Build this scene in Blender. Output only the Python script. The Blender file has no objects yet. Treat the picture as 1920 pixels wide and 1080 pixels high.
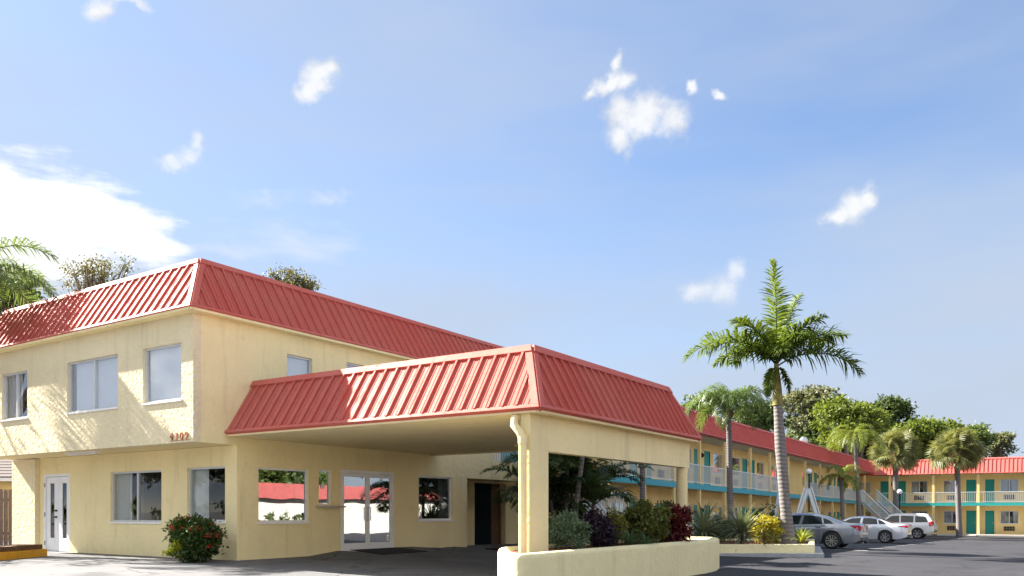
import bpy, math, random
import numpy as np
from mathutils import Vector, Matrix

R = math.radians
rng = np.random.default_rng(7)
random.seed(7)
scene = bpy.context.scene
C = scene.collection

# ------------------------------------------------------------------ camera, sky, sun, exposure
cam = bpy.data.cameras.new('camera')
camo = bpy.data.objects.new('camera', cam)
C.objects.link(camo)
camo.location = (0, 0, 1.15)
camo.rotation_euler = (R(90), 0, 0)
cam.sensor_width = 36
cam.lens = 36 * 1560 / 1920
cam.shift_y = 0.21875
cam.clip_end = 4000
scene.camera = camo

SUN_EL, SUN_HEAD = R(38), R(-23.5)            # height of the sun; heading of the light on the ground
sdir = Vector((math.cos(SUN_EL) * math.cos(SUN_HEAD), math.cos(SUN_EL) * math.sin(SUN_HEAD), -math.sin(SUN_EL)))
SKY_STRENGTH, SUN_STRENGTH, EXPOSURE = 0.050, 4.2, 2.4

sun = bpy.data.lights.new('sun', 'SUN')
sun.energy = SUN_STRENGTH
sun.angle = R(0.5)
sun.color = (1.0, 0.93, 0.83)
suno = bpy.data.objects.new('sun', sun)
C.objects.link(suno)
suno.rotation_euler = sdir.to_track_quat('-Z', 'Y').to_euler()
suno.location = (-30, 10, 30)

scene.view_settings.view_transform = 'Standard'
scene.view_settings.look = 'None'
scene.view_settings.exposure = EXPOSURE
scene.view_settings.gamma = 1
scene.view_settings.use_curve_mapping = False
scene.cycles.max_bounces = 8
scene.cycles.transparent_max_bounces = 12
scene.cycles.sample_clamp_indirect = 6


class NT:
    """small helper for node trees"""
    def __init__(s, tree):
        s.t = tree
        s.n = tree.nodes
        s.l = tree.links

    def new(s, typ, **kw):
        n = s.n.new(typ)
        for k, v in kw.items():
            setattr(n, k, v)
        return n

    def set(s, sock, v):
        if hasattr(v, 'is_linked') or isinstance(v, bpy.types.NodeSocket):
            s.l.new(v, sock)
        else:
            sock.default_value = v

    def math(s, op, a, b=None, c=None, clamp=False):
        n = s.new('ShaderNodeMath', operation=op, use_clamp=clamp)
        s.set(n.inputs[0], a)
        if b is not None:
            s.set(n.inputs[1], b)
        if c is not None:
            s.set(n.inputs[2], c)
        return n.outputs[0]

    def vmath(s, op, a, b=None):
        n = s.new('ShaderNodeVectorMath', operation=op)
        s.set(n.inputs[0], a)
        if b is not None:
            s.set(n.inputs[1], b)
        return n.outputs['Value'] if op in ('LENGTH', 'DOT_PRODUCT') else n.outputs['Vector']

    def noise(s, vec, scale, detail=4, rough=0.55, color=False, dim='3D'):
        n = s.new('ShaderNodeTexNoise', noise_dimensions=dim)
        if vec is not None:
            s.l.new(vec, n.inputs['Vector'])
        n.inputs['Scale'].default_value = scale
        n.inputs['Detail'].default_value = detail
        n.inputs['Roughness'].default_value = rough
        return n.outputs['Color'] if color else n.outputs['Fac']

    def maprange(s, v, a, b, c=0.0, d=1.0, smooth=True):
        n = s.new('ShaderNodeMapRange', interpolation_type='SMOOTHSTEP' if smooth else 'LINEAR')
        s.set(n.inputs[0], v)
        for i, x in enumerate((a, b, c, d)):
            n.inputs[i + 1].default_value = x
        return n.outputs[0]

    def mix(s, fac, a, b, blend='MIX'):
        n = s.new('ShaderNodeMix', data_type='RGBA', blend_type=blend)
        s.set(n.inputs[0], fac)
        s.set(n.inputs[6], a)
        s.set(n.inputs[7], b)
        return n.outputs[2]

    def mapping(s, vec, loc=(0, 0, 0), rot=(0, 0, 0), scale=(1, 1, 1), typ='POINT'):
        n = s.new('ShaderNodeMapping', vector_type=typ)
        s.l.new(vec, n.inputs[0])
        n.inputs[1].default_value = loc
        n.inputs[2].default_value = rot
        n.inputs[3].default_value = scale
        return n.outputs[0]


world = bpy.data.worlds.new('World')
scene.world = world
world.use_nodes = True
W = NT(world.node_tree)
W.n.clear()
sky = W.new('ShaderNodeTexSky', sky_type='NISHITA')
sky.sun_disc = False
sky.sun_elevation = SUN_EL
sky.sun_rotation = math.atan2(-sdir.x, -sdir.y)
sky.air_density = 1.0
sky.dust_density = 0.6
sky.ozone_density = 1.6
sky.altitude = 0


def azel(x, y):                      # direction (azimuth from +Y, elevation) of a spot in the sky
    a = math.atan((x - 960) / 1560)
    return a, math.atan((960 - y) / 1560 * math.cos(a))


tc = W.new('ShaderNodeTexCoord')
gen = tc.outputs['Generated']
sep = W.new('ShaderNodeSeparateXYZ')
W.l.new(gen, sep.inputs[0])
az = W.math('ARCTAN2', sep.outputs[0], sep.outputs[1])
el = W.math('ARCSINE', W.math('MINIMUM', W.math('MAXIMUM', sep.outputs[2], -1.0), 1.0))
cmb = W.new('ShaderNodeCombineXYZ')
W.l.new(az, cmb.inputs[0])
W.l.new(el, cmb.inputs[1])
P0 = cmb.outputs[0]
nz1 = W.noise(gen, 22, 5, 0.6, True)
nz2 = W.noise(gen, 75, 4, 0.6, True)
w1 = W.vmath('SCALE', W.vmath('SUBTRACT', nz1, (0.5, 0.5, 0.5)))
w1.node.inputs['Scale'].default_value = 0.030
w2 = W.vmath('SCALE', W.vmath('SUBTRACT', nz2, (0.5, 0.5, 0.5)))
w2.node.inputs['Scale'].default_value = 0.012
PW = W.vmath('ADD', P0, W.vmath('ADD', w1, w2))
# cloud lobes: (x, y, half width, half height, tilt in degrees) of a sky direction, grouped by how solid they are
PX = 1 / 1560
solid = [
    (600, 148, 44, 26, 24), (578, 166, 30, 20, 10), (622, 134, 24, 22, 30),
    (1165, 215, 34, 40, -10), (1215, 205, 58, 32, 5), (1258, 225, 42, 34, 0), (1160, 265, 28, 30, 40), (1195, 232, 50, 34, 20),
    (1140, 152, 44, 16, 22), (1172, 146, 24, 18, 0), (1157, 112, 12, 16, 0), (1105, 172, 18, 12, 20),
    (1600, 392, 42, 32, 22), (1572, 412, 34, 20, 15), (1625, 375, 24, 26, 0),
    (182, 18, 34, 22, 30), (235, -4, 50, 12, 0),
    (1298, 165, 13, 11, 0), (1348, 176, 18, 8, -25),
]
medium = [
    (1315, 546, 44, 24, 0), (1350, 545, 44, 32, 10), (1380, 512, 28, 26, 55),
    (325, 302, 40, 18, 8), (355, 290, 30, 18, 30), (374, 268, 14, 20, 20),
]
big = [(40, 420, 200, 95, 0), (170, 400, 130, 62, -24), (250, 440, 95, 52, -20), (0, 350, 90, 44, -10), (90, 480, 140, 60, 0)]


def lobe_field(lobes, vec):
    out = None
    for x, y, hw, hh, tilt in lobes:
        a, e = azel(x, y)
        ca = math.cos(a) ** 2
        m = W.new('ShaderNodeMapping', vector_type='TEXTURE')
        W.l.new(vec, m.inputs[0])
        m.inputs[1].default_value = (a, e, 0)
        m.inputs[2].default_value = (0, 0, R(tilt))
        m.inputs[3].default_value = (1.22 * hw * PX * ca, 1.22 * hh * PX * math.cos(a), 1)
        v = W.math('SUBTRACT', 1.0, W.vmath('LENGTH', m.outputs[0]))
        out = v if out is None else W.math('SMOOTH_MAX', out, v, 0.25)
    return out


puff = W.noise(gen, 60, 6, 0.62)
fs = lobe_field(solid, PW)
ms = W.maprange(W.math('ADD', fs, W.math('MULTIPLY', W.math('SUBTRACT', puff, 0.5), 0.95)), -0.02, 0.80, 0, 0.95)
fm = lobe_field(medium, PW)
mm = W.maprange(W.math('ADD', fm, W.math('MULTIPLY', W.math('SUBTRACT', puff, 0.5), 0.8)), -0.02, 1.0, 0, 0.70)
streakv = W.mapping(P0, rot=(0, 0, R(-9)), scale=(5, 26, 1))
streak = W.noise(streakv, 1.6, 6, 0.6)
fb = lobe_field(big, PW)
mb_ = W.maprange(W.math('ADD', fb, W.math('MULTIPLY', W.math('SUBTRACT', streak, 0.5), 1.7)), -0.05, 0.62, 0, 0.97)
wisps = lobe_field([(500, 370, 90, 22, 6), (620, 372, 50, 14, 10), (560, 455, 130, 44, -6), (440, 470, 90, 22, 0)], PW)
mw = W.maprange(W.math('ADD', wisps, W.math('MULTIPLY', W.math('SUBTRACT', streak, 0.55), 2.4)), 0.0, 1.1, 0, 0.55)
# thin high veil over the whole sky, in broad slanting bands
veilv = W.mapping(P0, rot=(0, 0, R(24)), scale=(1.1, 4.4, 1))
veil = W.maprange(W.noise(veilv, 1.25, 4, 0.5), 0.34, 0.70, 0.08, 0.58)
leftish = W.maprange(az, 0.25, -0.75, 0.0, 0.42)
lowish = W.maprange(el, 0.50, 0.0, 0.0, 0.74)
veil = W.math('ADD', veil, W.math('ADD', leftish, lowish), clamp=True)
# unseen clouds behind and beside the camera, broadened and brightened to lift shaded walls
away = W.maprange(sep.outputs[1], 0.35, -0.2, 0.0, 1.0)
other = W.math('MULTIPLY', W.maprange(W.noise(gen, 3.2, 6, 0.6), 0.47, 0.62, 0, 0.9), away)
up = W.maprange(sep.outputs[2], -0.02, 0.03)
bg_blue = W.mix(1.0, sky.outputs[0], (0.68, 0.76, 0.87, 1), 'MULTIPLY')
c1 = W.mix(W.math('MULTIPLY', veil, up), bg_blue, (2.15, 2.5, 3.08, 1))
c1 = W.mix(W.math('MULTIPLY', mw, up), c1, (3.1, 3.3, 3.55, 1))
shade = W.maprange(W.math('ADD', W.noise(gen, 26, 4, 0.55), W.math('MULTIPLY', W.math('SUBTRACT', W.math('MAXIMUM', fs, fm), 0.35), 0.35)), 0.3, 0.72)
white = W.mix(shade, (2.6, 2.8, 3.15, 1), (3.75, 3.8, 3.85, 1))
cl = W.math('MAXIMUM', ms, mm)
c1 = W.mix(W.math('MULTIPLY', mb_, up), c1, (4.3, 4.35, 4.4, 1))
c1 = W.mix(W.math('MULTIPLY', other, up), c1, (9.0, 8.9, 8.6, 1))      # sunlit clouds out of view, brightened further to light the shaded walls
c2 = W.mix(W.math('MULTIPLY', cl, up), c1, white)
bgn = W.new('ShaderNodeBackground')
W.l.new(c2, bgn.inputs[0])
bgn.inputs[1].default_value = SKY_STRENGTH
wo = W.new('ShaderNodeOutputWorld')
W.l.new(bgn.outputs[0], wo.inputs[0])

# ------------------------------------------------------------------ site frame
O = np.array([-6.45, 19.5])
n1 = np.array([3, -2]) / math.sqrt(13)       # out of the long facade, towards the car park
u1 = np.array([2, 3]) / math.sqrt(13)        # along the long facade, away from the street
TH = math.atan2(n1[1], n1[0])


def S(p, a, z=0.0):
    q = O + p * n1 + a * u1
    return Vector((q[0], q[1], z))


def pa(x, y):
    d = np.array([x, y]) - O
    return float(d @ n1), float(d @ u1)


def at(px, Y):
    return (px - 960) / 1560 * Y


def zat(py, Y):
    return 1.15 + (960 - py) / 1560 * Y


PR_A = [-400, -12, 0, 6.4, 23, 36, 53.5, 70, 110, 400]
PR_Z = [-0.5, -0.32, -0.26, -0.27, -0.376, -0.557, -0.80, -0.86, -0.95, -1.2]


def ground_z(x, y):
    p, a = pa(x, y)
    prof = np.interp(a, PR_A, PR_Z)
    k = min(1, max(0, (a - 8) / 16))
    near = prof * min(1, max(0, p / 8.5))
    if a < -1 and p < 8.5:
        near = prof * min(1, max(0, (p + max(0, -a - 6) * 0.5) / 8.5))
    far = prof + 0.0135 * (8.5 - max(-2, min(8.5, p)))
    z = near * (1 - k) + far * k
    z -= 0.008 * min(40, max(0, p - 8.5))
    if 0 <= p < 2.5 and 2.2 < a < 9.5:       # the little ramp up to the entrance
        b = min(1, (a - 2.2) / 1.1) * min(1, (9.5 - a) / 3.0)
        z += 0.11 * b * (1 - p / 2.5)
    return float(z)


# ------------------------------------------------------------------ mesh helpers
class MB:
    def __init__(s):
        s.v, s.f, s.m = [], [], []

    def add(s, vs, fs, mi=0):
        b = len(s.v)
        s.v += [tuple(v) for v in vs]
        s.f += [tuple(i + b for i in f) for f in fs]
        s.m += [mi] * len(fs)
        return s

    def hexa(s, q, mi=0):            # 8 corners: bottom ring then top ring
        return s.add(q, [(3, 2, 1, 0), (4, 5, 6, 7), (0, 1, 5, 4), (1, 2, 6, 5), (2, 3, 7, 6), (3, 0, 4, 7)], mi)

    def box(s, x0, x1, y0, y1, z0, z1, mi=0):
        return s.hexa([(x0, y0, z0), (x1, y0, z0), (x1, y1, z0), (x0, y1, z0), (x0, y0, z1), (x1, y0, z1), (x1, y1, z1), (x0, y1, z1)], mi)

    def quad(s, a, b, c, d, mi=0):
        return s.add([a, b, c, d], [(0, 1, 2, 3)], mi)

    def prism(s, poly, vec, mi=0):
        n = len(poly)
        vec = Vector(vec)
        vs = [Vector(q) for q in poly] + [Vector(q) + vec for q in poly]
        fs = [tuple(range(n - 1, -1, -1)), tuple(range(n, 2 * n))]
        fs += [(i, (i + 1) % n, n + (i + 1) % n, n + i) for i in range(n)]
        return s.add(vs, fs, mi)

    def tube(s, path, rad, n=8, mi=0, caps=True):
        path = [Vector(q) for q in path]
        k = len(path)
        if not hasattr(rad, '__len__'):
            rad = [rad] * k
        vs, fs = [], []
        ref = None
        for i, q in enumerate(path):
            t = (path[min(i + 1, k - 1)] - path[max(i - 1, 0)]).normalized()
            if ref is None:
                ref = Vector((1, 0, 0)) if abs(t.x) < 0.8 else Vector((0, 1, 0))
            x = (ref - t * ref.dot(t)).normalized()
            ref = x
            y = t.cross(x)
            for j in range(n):
                a = 2 * math.pi * j / n
                vs.append(q + (x * math.cos(a) + y * math.sin(a)) * rad[i])
        for i in range(k - 1):
            for j in range(n):
                fs.append((i * n + j, i * n + (j + 1) % n, (i + 1) * n + (j + 1) % n, (i + 1) * n + j))
        if caps:
            fs.append(tuple(range(n - 1, -1, -1)))
            fs.append(tuple((k - 1) * n + j for j in range(n)))
        return s.add(vs, fs, mi)

    def lathe(s, prof, n=24, mi=0, axis='Z', loc=(0, 0, 0)):
        vs, fs = [], []
        for r, h in prof:
            for j in range(n):
                a = 2 * math.pi * j / n
                c, d = r * math.cos(a), r * math.sin(a)
                q = (c, d, h) if axis == 'Z' else ((c, h, d) if axis == 'Y' else (h, c, d))
                vs.append((q[0] + loc[0], q[1] + loc[1], q[2] + loc[2]))
        for i in range(len(prof) - 1):
            for j in range(n):
                fs.append((i * n + j, i * n + (j + 1) % n, (i + 1) * n + (j + 1) % n, (i + 1) * n + j))
        return s.add(vs, fs, mi)

    def xf(s, fn):
        s.v = [tuple(fn(*v)) for v in s.v]
        return s

    def mesh(s, name, mats):
        me = bpy.data.meshes.new(name)
        me.from_pydata(s.v, [], s.f)
        for m in (mats if isinstance(mats, (list, tuple)) else [mats]):
            me.materials.append(m)
        if any(s.m):
            me.polygons.foreach_set('material_index', s.m)
        return me

    def build(s, name, mats, parent=None, loc=(0, 0, 0), rotz=0.0, smooth=None, **props):
        me = s.mesh(name, mats)
        if smooth is not None:
            me.polygons.foreach_set('use_smooth', [True] * len(me.polygons))
            if smooth < 180:
                me.set_sharp_from_angle(angle=R(smooth))
        return link(name, me, parent, loc, rotz, **props)


def link(name, me, parent=None, loc=(0, 0, 0), rotz=0.0, **props):
    o = bpy.data.objects.new(name, me)
    C.objects.link(o)
    o.parent = parent
    o.location = loc
    o.rotation_euler = (0, 0, rotz)
    for k, v in props.items():
        o[k] = v
    return o


def thing(name, label, cat, loc=(0, 0, 0), rotz=0.0, group=None):
    o = bpy.data.objects.new(name, None)
    C.objects.link(o)
    o.empty_display_size = 0.2
    o.location = loc
    o.rotation_euler = (0, 0, rotz)
    tag(o, label, cat, group)
    return o


def tag(o, label, cat, group=None):
    o['label'] = label
    o['category'] = cat
    if group:
        o['group'] = group
    return o


def copy_tree(o, parent=None):
    c = o.copy()
    C.objects.link(c)
    c.parent = parent
    for ch in list(o.children):
        copy_tree(ch, c)
    return c


def np_mesh(name, verts, nper, mat, rnd=None, smooth=False):
    """faces of nper corners each, laid one after another; optional random value per face"""
    me = bpy.data.meshes.new(name)
    nv = len(verts)
    nf = nv // nper
    me.vertices.add(nv)
    me.vertices.foreach_set('co', np.ascontiguousarray(verts, dtype=np.float32).ravel())
    me.loops.add(nv)
    me.loops.foreach_set('vertex_index', np.arange(nv, dtype=np.int32))
    me.polygons.add(nf)
    me.polygons.foreach_set('loop_start', np.arange(0, nv, nper, dtype=np.int32))
    if rnd is None:
        rnd = rng.random(nf)
    at_ = me.attributes.new('rnd', 'FLOAT', 'FACE')
    at_.data.foreach_set('value', np.asarray(rnd, dtype=np.float32))
    me.materials.append(mat)
    me.update(calc_edges=True)
    return me


# ------------------------------------------------------------------ materials
def new_mat(name):
    m = bpy.data.materials.new(name)
    m.use_nodes = True
    t = NT(m.node_tree)
    b = t.n['Principled BSDF']
    return m, t, b


def plain(name, col, rough=0.6, metal=0.0, var=0.06, scale=3.0, bump=0.0, bscale=60, spec=None, coat=0.0):
    m, t, b = new_mat(name)
    g = t.new('ShaderNodeTexCoord').outputs['Object']
    n = t.noise(g, scale, 5, 0.6)
    f = t.maprange(n, 0.25, 0.75, 1 - var, 1 + var, False)
    mx = t.new('ShaderNodeVectorMath', operation='SCALE')
    mx.inputs[0].default_value = col
    t.l.new(f, mx.inputs['Scale'])
    t.l.new(mx.outputs[0], b.inputs['Base Color'])
    b.inputs['Roughness'].default_value = rough
    b.inputs['Metallic'].default_value = metal
    if spec is not None:
        b.inputs['Specular IOR Level'].default_value = spec
    if coat:
        b.inputs['Coat Weight'].default_value = coat
        b.inputs['Coat Roughness'].default_value = 0.04
    if bump:
        bp = t.new('ShaderNodeBump')
        bp.inputs['Strength'].default_value = 1.0
        bp.inputs['Distance'].default_value = bump
        t.l.new(t.noise(g, bscale, 5, 0.6), bp.inputs['Height'])
        t.l.new(bp.outputs[0], b.inputs['Normal'])
    return m


def stucco(name, col, coarse=0.006, fine=0.0025, cscale=7, var=0.08, streaks=0.17):
    m, t, b = new_mat(name)
    g = t.new('ShaderNodeNewGeometry').outputs['Position']
    big = t.maprange(t.noise(g, 0.55, 5, 0.65), 0.3, 0.7, 1 - var, 1 + var * 0.6, False)
    run = t.noise(t.mapping(g, scale=(3.2, 3.2, 0.28)), 1.0, 5, 0.65)
    runs = t.maprange(run, 0.52, 0.78, 1.0, 1 - streaks)
    f = t.math('MULTIPLY', big, runs)
    mx = t.new('ShaderNodeVectorMath', operation='SCALE')
    mx.inputs[0].default_value = col
    t.l.new(f, mx.inputs['Scale'])
    grime = t.maprange(t.noise(g, 2.6, 6, 0.7), 0.56, 0.78, 0.0, 0.5)
    t.l.new(t.mix(grime, mx.outputs[0], (col[0] * 0.78, col[1] * 0.74, col[2] * 0.62, 1)), b.inputs['Base Color'])
    b.inputs['Roughness'].default_value = 0.88
    b.inputs['Specular IOR Level'].default_value = 0.2
    h = t.math('ADD', t.math('MULTIPLY', t.maprange(t.noise(g, cscale, 4, 0.55), 0.35, 0.65), coarse),
               t.math('MULTIPLY', t.noise(g, 55, 4, 0.65), fine))
    bp = t.new('ShaderNodeBump')
    bp.inputs['Strength'].default_value = 1.0
    bp.inputs['Distance'].default_value = 1.0
    t.l.new(h, bp.inputs['Height'])
    t.l.new(bp.outputs[0], b.inputs['Normal'])
    return m


YEL = (0.90, 0.765, 0.43)
M = {}
M['stucco'] = stucco('yellow_stucco', YEL)
M['stucco_rough'] = stucco('rough_cream_stucco', (0.81, 0.705, 0.47), coarse=0.010, fine=0.003, cscale=11)
M['stucco_wing'] = stucco('wing_stucco', (0.87, 0.68, 0.32), coarse=0.003)
M['stucco_low'] = stucco('planter_stucco', (0.82, 0.74, 0.43), coarse=0.006, cscale=8)
M['soffit'] = stucco('soffit_paint', (0.85, 0.71, 0.41), coarse=0.001, fine=0.001)
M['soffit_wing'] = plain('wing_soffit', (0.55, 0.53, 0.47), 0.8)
def roof_metal(name, col, rough):
    m, t, b = new_mat(name)
    g = t.new('ShaderNodeNewGeometry').outputs['Position']
    big = t.maprange(t.noise(g, 0.5, 4, 0.6), 0.3, 0.7)
    run = t.maprange(t.noise(t.mapping(g, scale=(5, 5, 0.35)), 1.0, 5, 0.65), 0.42, 0.75)
    faded = (col[0] * 1.0, col[1] * 1.45, col[2] * 1.5, 1)
    dusty = (col[0] * 0.78, col[1] * 0.95, col[2] * 1.0, 1)
    c = t.mix(t.math('MULTIPLY', big, 0.7), col + (1,), faded)
    c = t.mix(t.math('MULTIPLY', run, 0.5), c, dusty)
    t.l.new(c, b.inputs['Base Color'])
    t.l.new(t.maprange(run, 0.0, 1.0, rough - 0.08, rough + 0.12), b.inputs['Roughness'])
    b.inputs['Specular IOR Level'].default_value = 0.08
    bp = t.new('ShaderNodeBump')
    bp.inputs['Distance'].default_value = 0.006
    t.l.new(t.noise(g, 3.5, 2, 0.4), bp.inputs['Height'])
    t.l.new(bp.outputs[0], b.inputs['Normal'])
    return m


M['red_wing'] = plain('red_wing_metal', (0.54, 0.115, 0.095), 0.6, 0.0, 0.08, 1.2)
M['red'] = roof_metal('weathered_red_metal', (0.53, 0.115, 0.088), 0.6)
M['red_trim'] = roof_metal('weathered_red_trim', (0.56, 0.128, 0.098), 0.6)
M['white'] = plain('white_paint', (0.85, 0.85, 0.85), 0.45)
M['alu'] = plain('aluminium', (0.62, 0.64, 0.66), 0.38, 0.35)
M['teal'] = plain('teal_paint', (0.02, 0.34, 0.33), 0.5)
M['teal_door'] = plain('teal_door', (0.008, 0.27, 0.24), 0.5)
M['teal_blue'] = plain('turquoise_paint', (0.016, 0.32, 0.40), 0.5)
M['rail'] = plain('rail_white', (0.60, 0.66, 0.69), 0.5)
M['deck'] = plain('roof_deck', (0.30, 0.30, 0.30), 0.9)
M['inside'] = plain('interior', (0.12, 0.105, 0.085), 0.9)
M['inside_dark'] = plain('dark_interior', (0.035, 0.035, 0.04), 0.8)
M['curtain'] = plain('curtain_cloth', (0.66, 0.66, 0.64), 0.9)
M['blind'] = plain('blind', (0.78, 0.79, 0.80), 0.7)
M['black'] = plain('black_paint', (0.012, 0.012, 0.015), 0.45)
M['mat'] = plain('rubber_mat', (0.012, 0.012, 0.014), 0.95, bump=0.003, bscale=200)
M['opening_shade'] = plain('doorway_shade_black', (0.005, 0.011, 0.014), 0.8, spec=0.1)
M['copper'] = plain('copper_digits', (0.42, 0.17, 0.09), 0.5, 0.2)
M['wood_grey'] = plain('weathered_wood', (0.115, 0.085, 0.085), 0.9, 0, 0.35, 9, bump=0.004, bscale=40)
M['wood_brown'] = plain('brown_plank', (0.13, 0.065, 0.03), 0.8, 0, 0.3, 8)
M['yellow'] = plain('yellow_road_paint', (0.75, 0.36, 0.015), 0.6, 0, 0.15, 6)
M['shingle'] = plain('dark_shingle', (0.11, 0.09, 0.085), 0.95, 0, 0.35, 12, bump=0.01, bscale=30)
M['concrete'] = plain('concrete', (0.40, 0.38, 0.35), 0.9, 0, 0.16, 1.7, bump=0.002, bscale=90)
M['kerb'] = plain('kerb_concrete', (0.30, 0.31, 0.32), 0.9, 0, 0.2, 4, bump=0.004, bscale=50)
M['line'] = plain('line_paint', (0.72, 0.72, 0.70), 0.7, 0, 0.2, 9)
M['mulch'] = plain('red_mulch', (0.17, 0.05, 0.028), 1.0, 0, 0.5, 25, bump=0.04, bscale=45)
M['soil'] = plain('dark_soil', (0.05, 0.03, 0.022), 1.0, 0, 0.5, 20, bump=0.04, bscale=35)
M['globe'] = plain('white_globe', (0.82, 0.82, 0.82), 0.3, 0, 0.02)
M['navy'] = plain('navy_steps', (0.02, 0.04, 0.085), 0.6)
M['bark'] = plain('bark', (0.16, 0.12, 0.09), 0.95, 0, 0.35, 7, bump=0.02, bscale=22)
M['bark_red'] = plain('palm_boots', (0.22, 0.10, 0.06), 0.95, 0, 0.4, 14, bump=0.03, bscale=30)
M['rubber'] = plain('tyre_rubber', (0.015, 0.015, 0.016), 0.75)
M['chrome'] = plain('rim_metal', (0.62, 0.63, 0.65), 0.25, 0.9, 0.03)
M['tail'] = plain('tail_light', (0.5, 0.012, 0.02), 0.15, 0, 0.1, 8, coat=0.6)
M['plastic'] = plain('dark_plastic', (0.02, 0.02, 0.022), 0.5)
M['plate'] = plain('licence_plate', (0.6, 0.62, 0.6), 0.4)
M['white_wall'] = plain('white_wall', (0.52, 0.49, 0.44), 0.85)
M['flower'] = plain('coral_flower', (0.62, 0.045, 0.035), 0.6, 0, 0.4, 60)
M['vent'] = plain('vent_grille', (0.36, 0.28, 0.14), 0.7)


def palm_trunk_mat(name, c1, c2, ring):
    m, t, b = new_mat(name)
    g = t.new('ShaderNodeTexCoord').outputs['Object']
    wv = t.new('ShaderNodeTexWave', wave_type='BANDS', bands_direction='Z')
    t.l.new(g, wv.inputs[0])
    wv.inputs['Scale'].default_value = ring
    wv.inputs['Distortion'].default_value = 1.6
    wv.inputs['Detail'].default_value = 3
    wv.inputs['Detail Scale'].default_value = 2.0
    f = t.math('ADD', t.math('MULTIPLY', wv.outputs['Fac'], 0.5), t.math('MULTIPLY', t.noise(g, 6, 5, 0.65), 0.6), clamp=True)
    t.l.new(t.mix(f, c1 + (1,), c2 + (1,)), b.inputs['Base Color'])
    b.inputs['Roughness'].default_value = 0.9
    bp = t.new('ShaderNodeBump')
    bp.inputs['Distance'].default_value = 0.015
    t.l.new(f, bp.inputs['Height'])
    t.l.new(bp.outputs[0], b.inputs['Normal'])
    return m


M['royal_trunk'] = palm_trunk_mat('royal_trunk', (0.10, 0.09, 0.088), (0.26, 0.24, 0.23), 2.2)
M['grey_trunk'] = palm_trunk_mat('grey_palm_trunk', (0.09, 0.08, 0.085), (0.22, 0.20, 0.20), 3.2)
M['crownshaft'] = palm_trunk_mat('crownshaft', (0.16, 0.14, 0.045), (0.30, 0.27, 0.08), 0.8)


def asphalt(name, col, patch, crack=0.4):
    m, t, b = new_mat(name)
    g = t.new('ShaderNodeNewGeometry').outputs['Position']
    lo = t.noise(g, 0.22, 5, 0.6)
    mid = t.noise(g, 1.7, 5, 0.65)
    fi = t.noise(g, 55, 3, 0.7)
    f = t.math('ADD', t.math('MULTIPLY', lo, 0.5), t.math('MULTIPLY', mid, 0.3))
    f = t.math('ADD', f, t.math('MULTIPLY', fi, 0.35))
    v = t.maprange(f, 0.38, 0.78, 1 - patch, 1 + patch, False)
    vor = t.new('ShaderNodeTexVoronoi', feature='DISTANCE_TO_EDGE')
    t.l.new(t.vmath('ADD', g, t.noise(g, 1.2, 4, 0.6, True)), vor.inputs['Vector'])
    vor.inputs['Scale'].default_value = 0.33
    cr = t.math('MULTIPLY', t.maprange(vor.outputs['Distance'], 0.0, 0.017, 1.0, 0.0), crack)
    v = t.math('MULTIPLY', v, t.math('SUBTRACT', 1.0, cr))
    oil = t.maprange(t.noise(g, 0.55, 3, 0.5), 0.56, 0.74, 1.0, 0.62)
    v = t.math('MULTIPLY', v, oil)
    mx = t.new('ShaderNodeVectorMath', operation='SCALE')
    mx.inputs[0].default_value = col
    t.l.new(v, mx.inputs['Scale'])
    t.l.new(mx.outputs[0], b.inputs['Base Color'])
    b.inputs['Roughness'].default_value = 0.85
    b.inputs['Specular IOR Level'].default_value = 0.3
    bp = t.new('ShaderNodeBump')
    bp.inputs['Distance'].default_value = 0.006
    t.l.new(fi, bp.inputs['Height'])
    t.l.new(bp.outputs[0], b.inputs['Normal'])
    return m


M['asphalt'] = asphalt('asphalt', (0.036, 0.036, 0.042), 0.42, 0.55)
M['drive'] = asphalt('worn_driveway', (0.15, 0.15, 0.155), 0.28, 0.5)


def glass(name, refl, tint, rough=0.0):
    m, t, b = new_mat(name)
    t.n.remove(b)
    g = t.new('ShaderNodeBsdfGlossy')
    g.inputs['Color'].default_value = (0.95, 0.97, 1, 1)
    g.inputs['Roughness'].default_value = rough
    nz = t.noise(t.new('ShaderNodeNewGeometry').outputs['Position'], 0.9, 2, 0.4)
    bp = t.new('ShaderNodeBump')
    bp.inputs['Distance'].default_value = 0.0016
    t.l.new(nz, bp.inputs['Height'])
    t.l.new(bp.outputs[0], g.inputs['Normal'])
    tr = t.new('ShaderNodeBsdfTransparent')
    tr.inputs['Color'].default_value = tint + (1,)
    mx = t.new('ShaderNodeMixShader')
    lw = t.new('ShaderNodeLayerWeight')
    lw.inputs['Blend'].default_value = 0.5
    f = t.math('ADD', t.math('MULTIPLY', t.math('POWER', lw.outputs['Facing'], 4.0), 0.9), refl, clamp=True)
    t.l.new(f, mx.inputs[0])
    t.l.new(tr.outputs[0], mx.inputs[1])
    t.l.new(g.outputs[0], mx.inputs[2])
    t.l.new(mx.outputs[0], t.n['Material Output'].inputs[0])
    return m


M['glass'] = glass('window_glass', 0.12, (0.85, 0.88, 0.9))
M['glass_low'] = glass('shaded_window_glass', 0.02, (0.93, 0.95, 0.95))
M['glass_upper'] = glass('upper_window_glass', 0.16, (0.95, 0.96, 0.97))
M['glass_mirror'] = glass('entrance_glass', 0.32, (0.75, 0.8, 0.8))
M['glass_dark'] = glass('tinted_glass', 0.06, (0.16, 0.18, 0.2))


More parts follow.
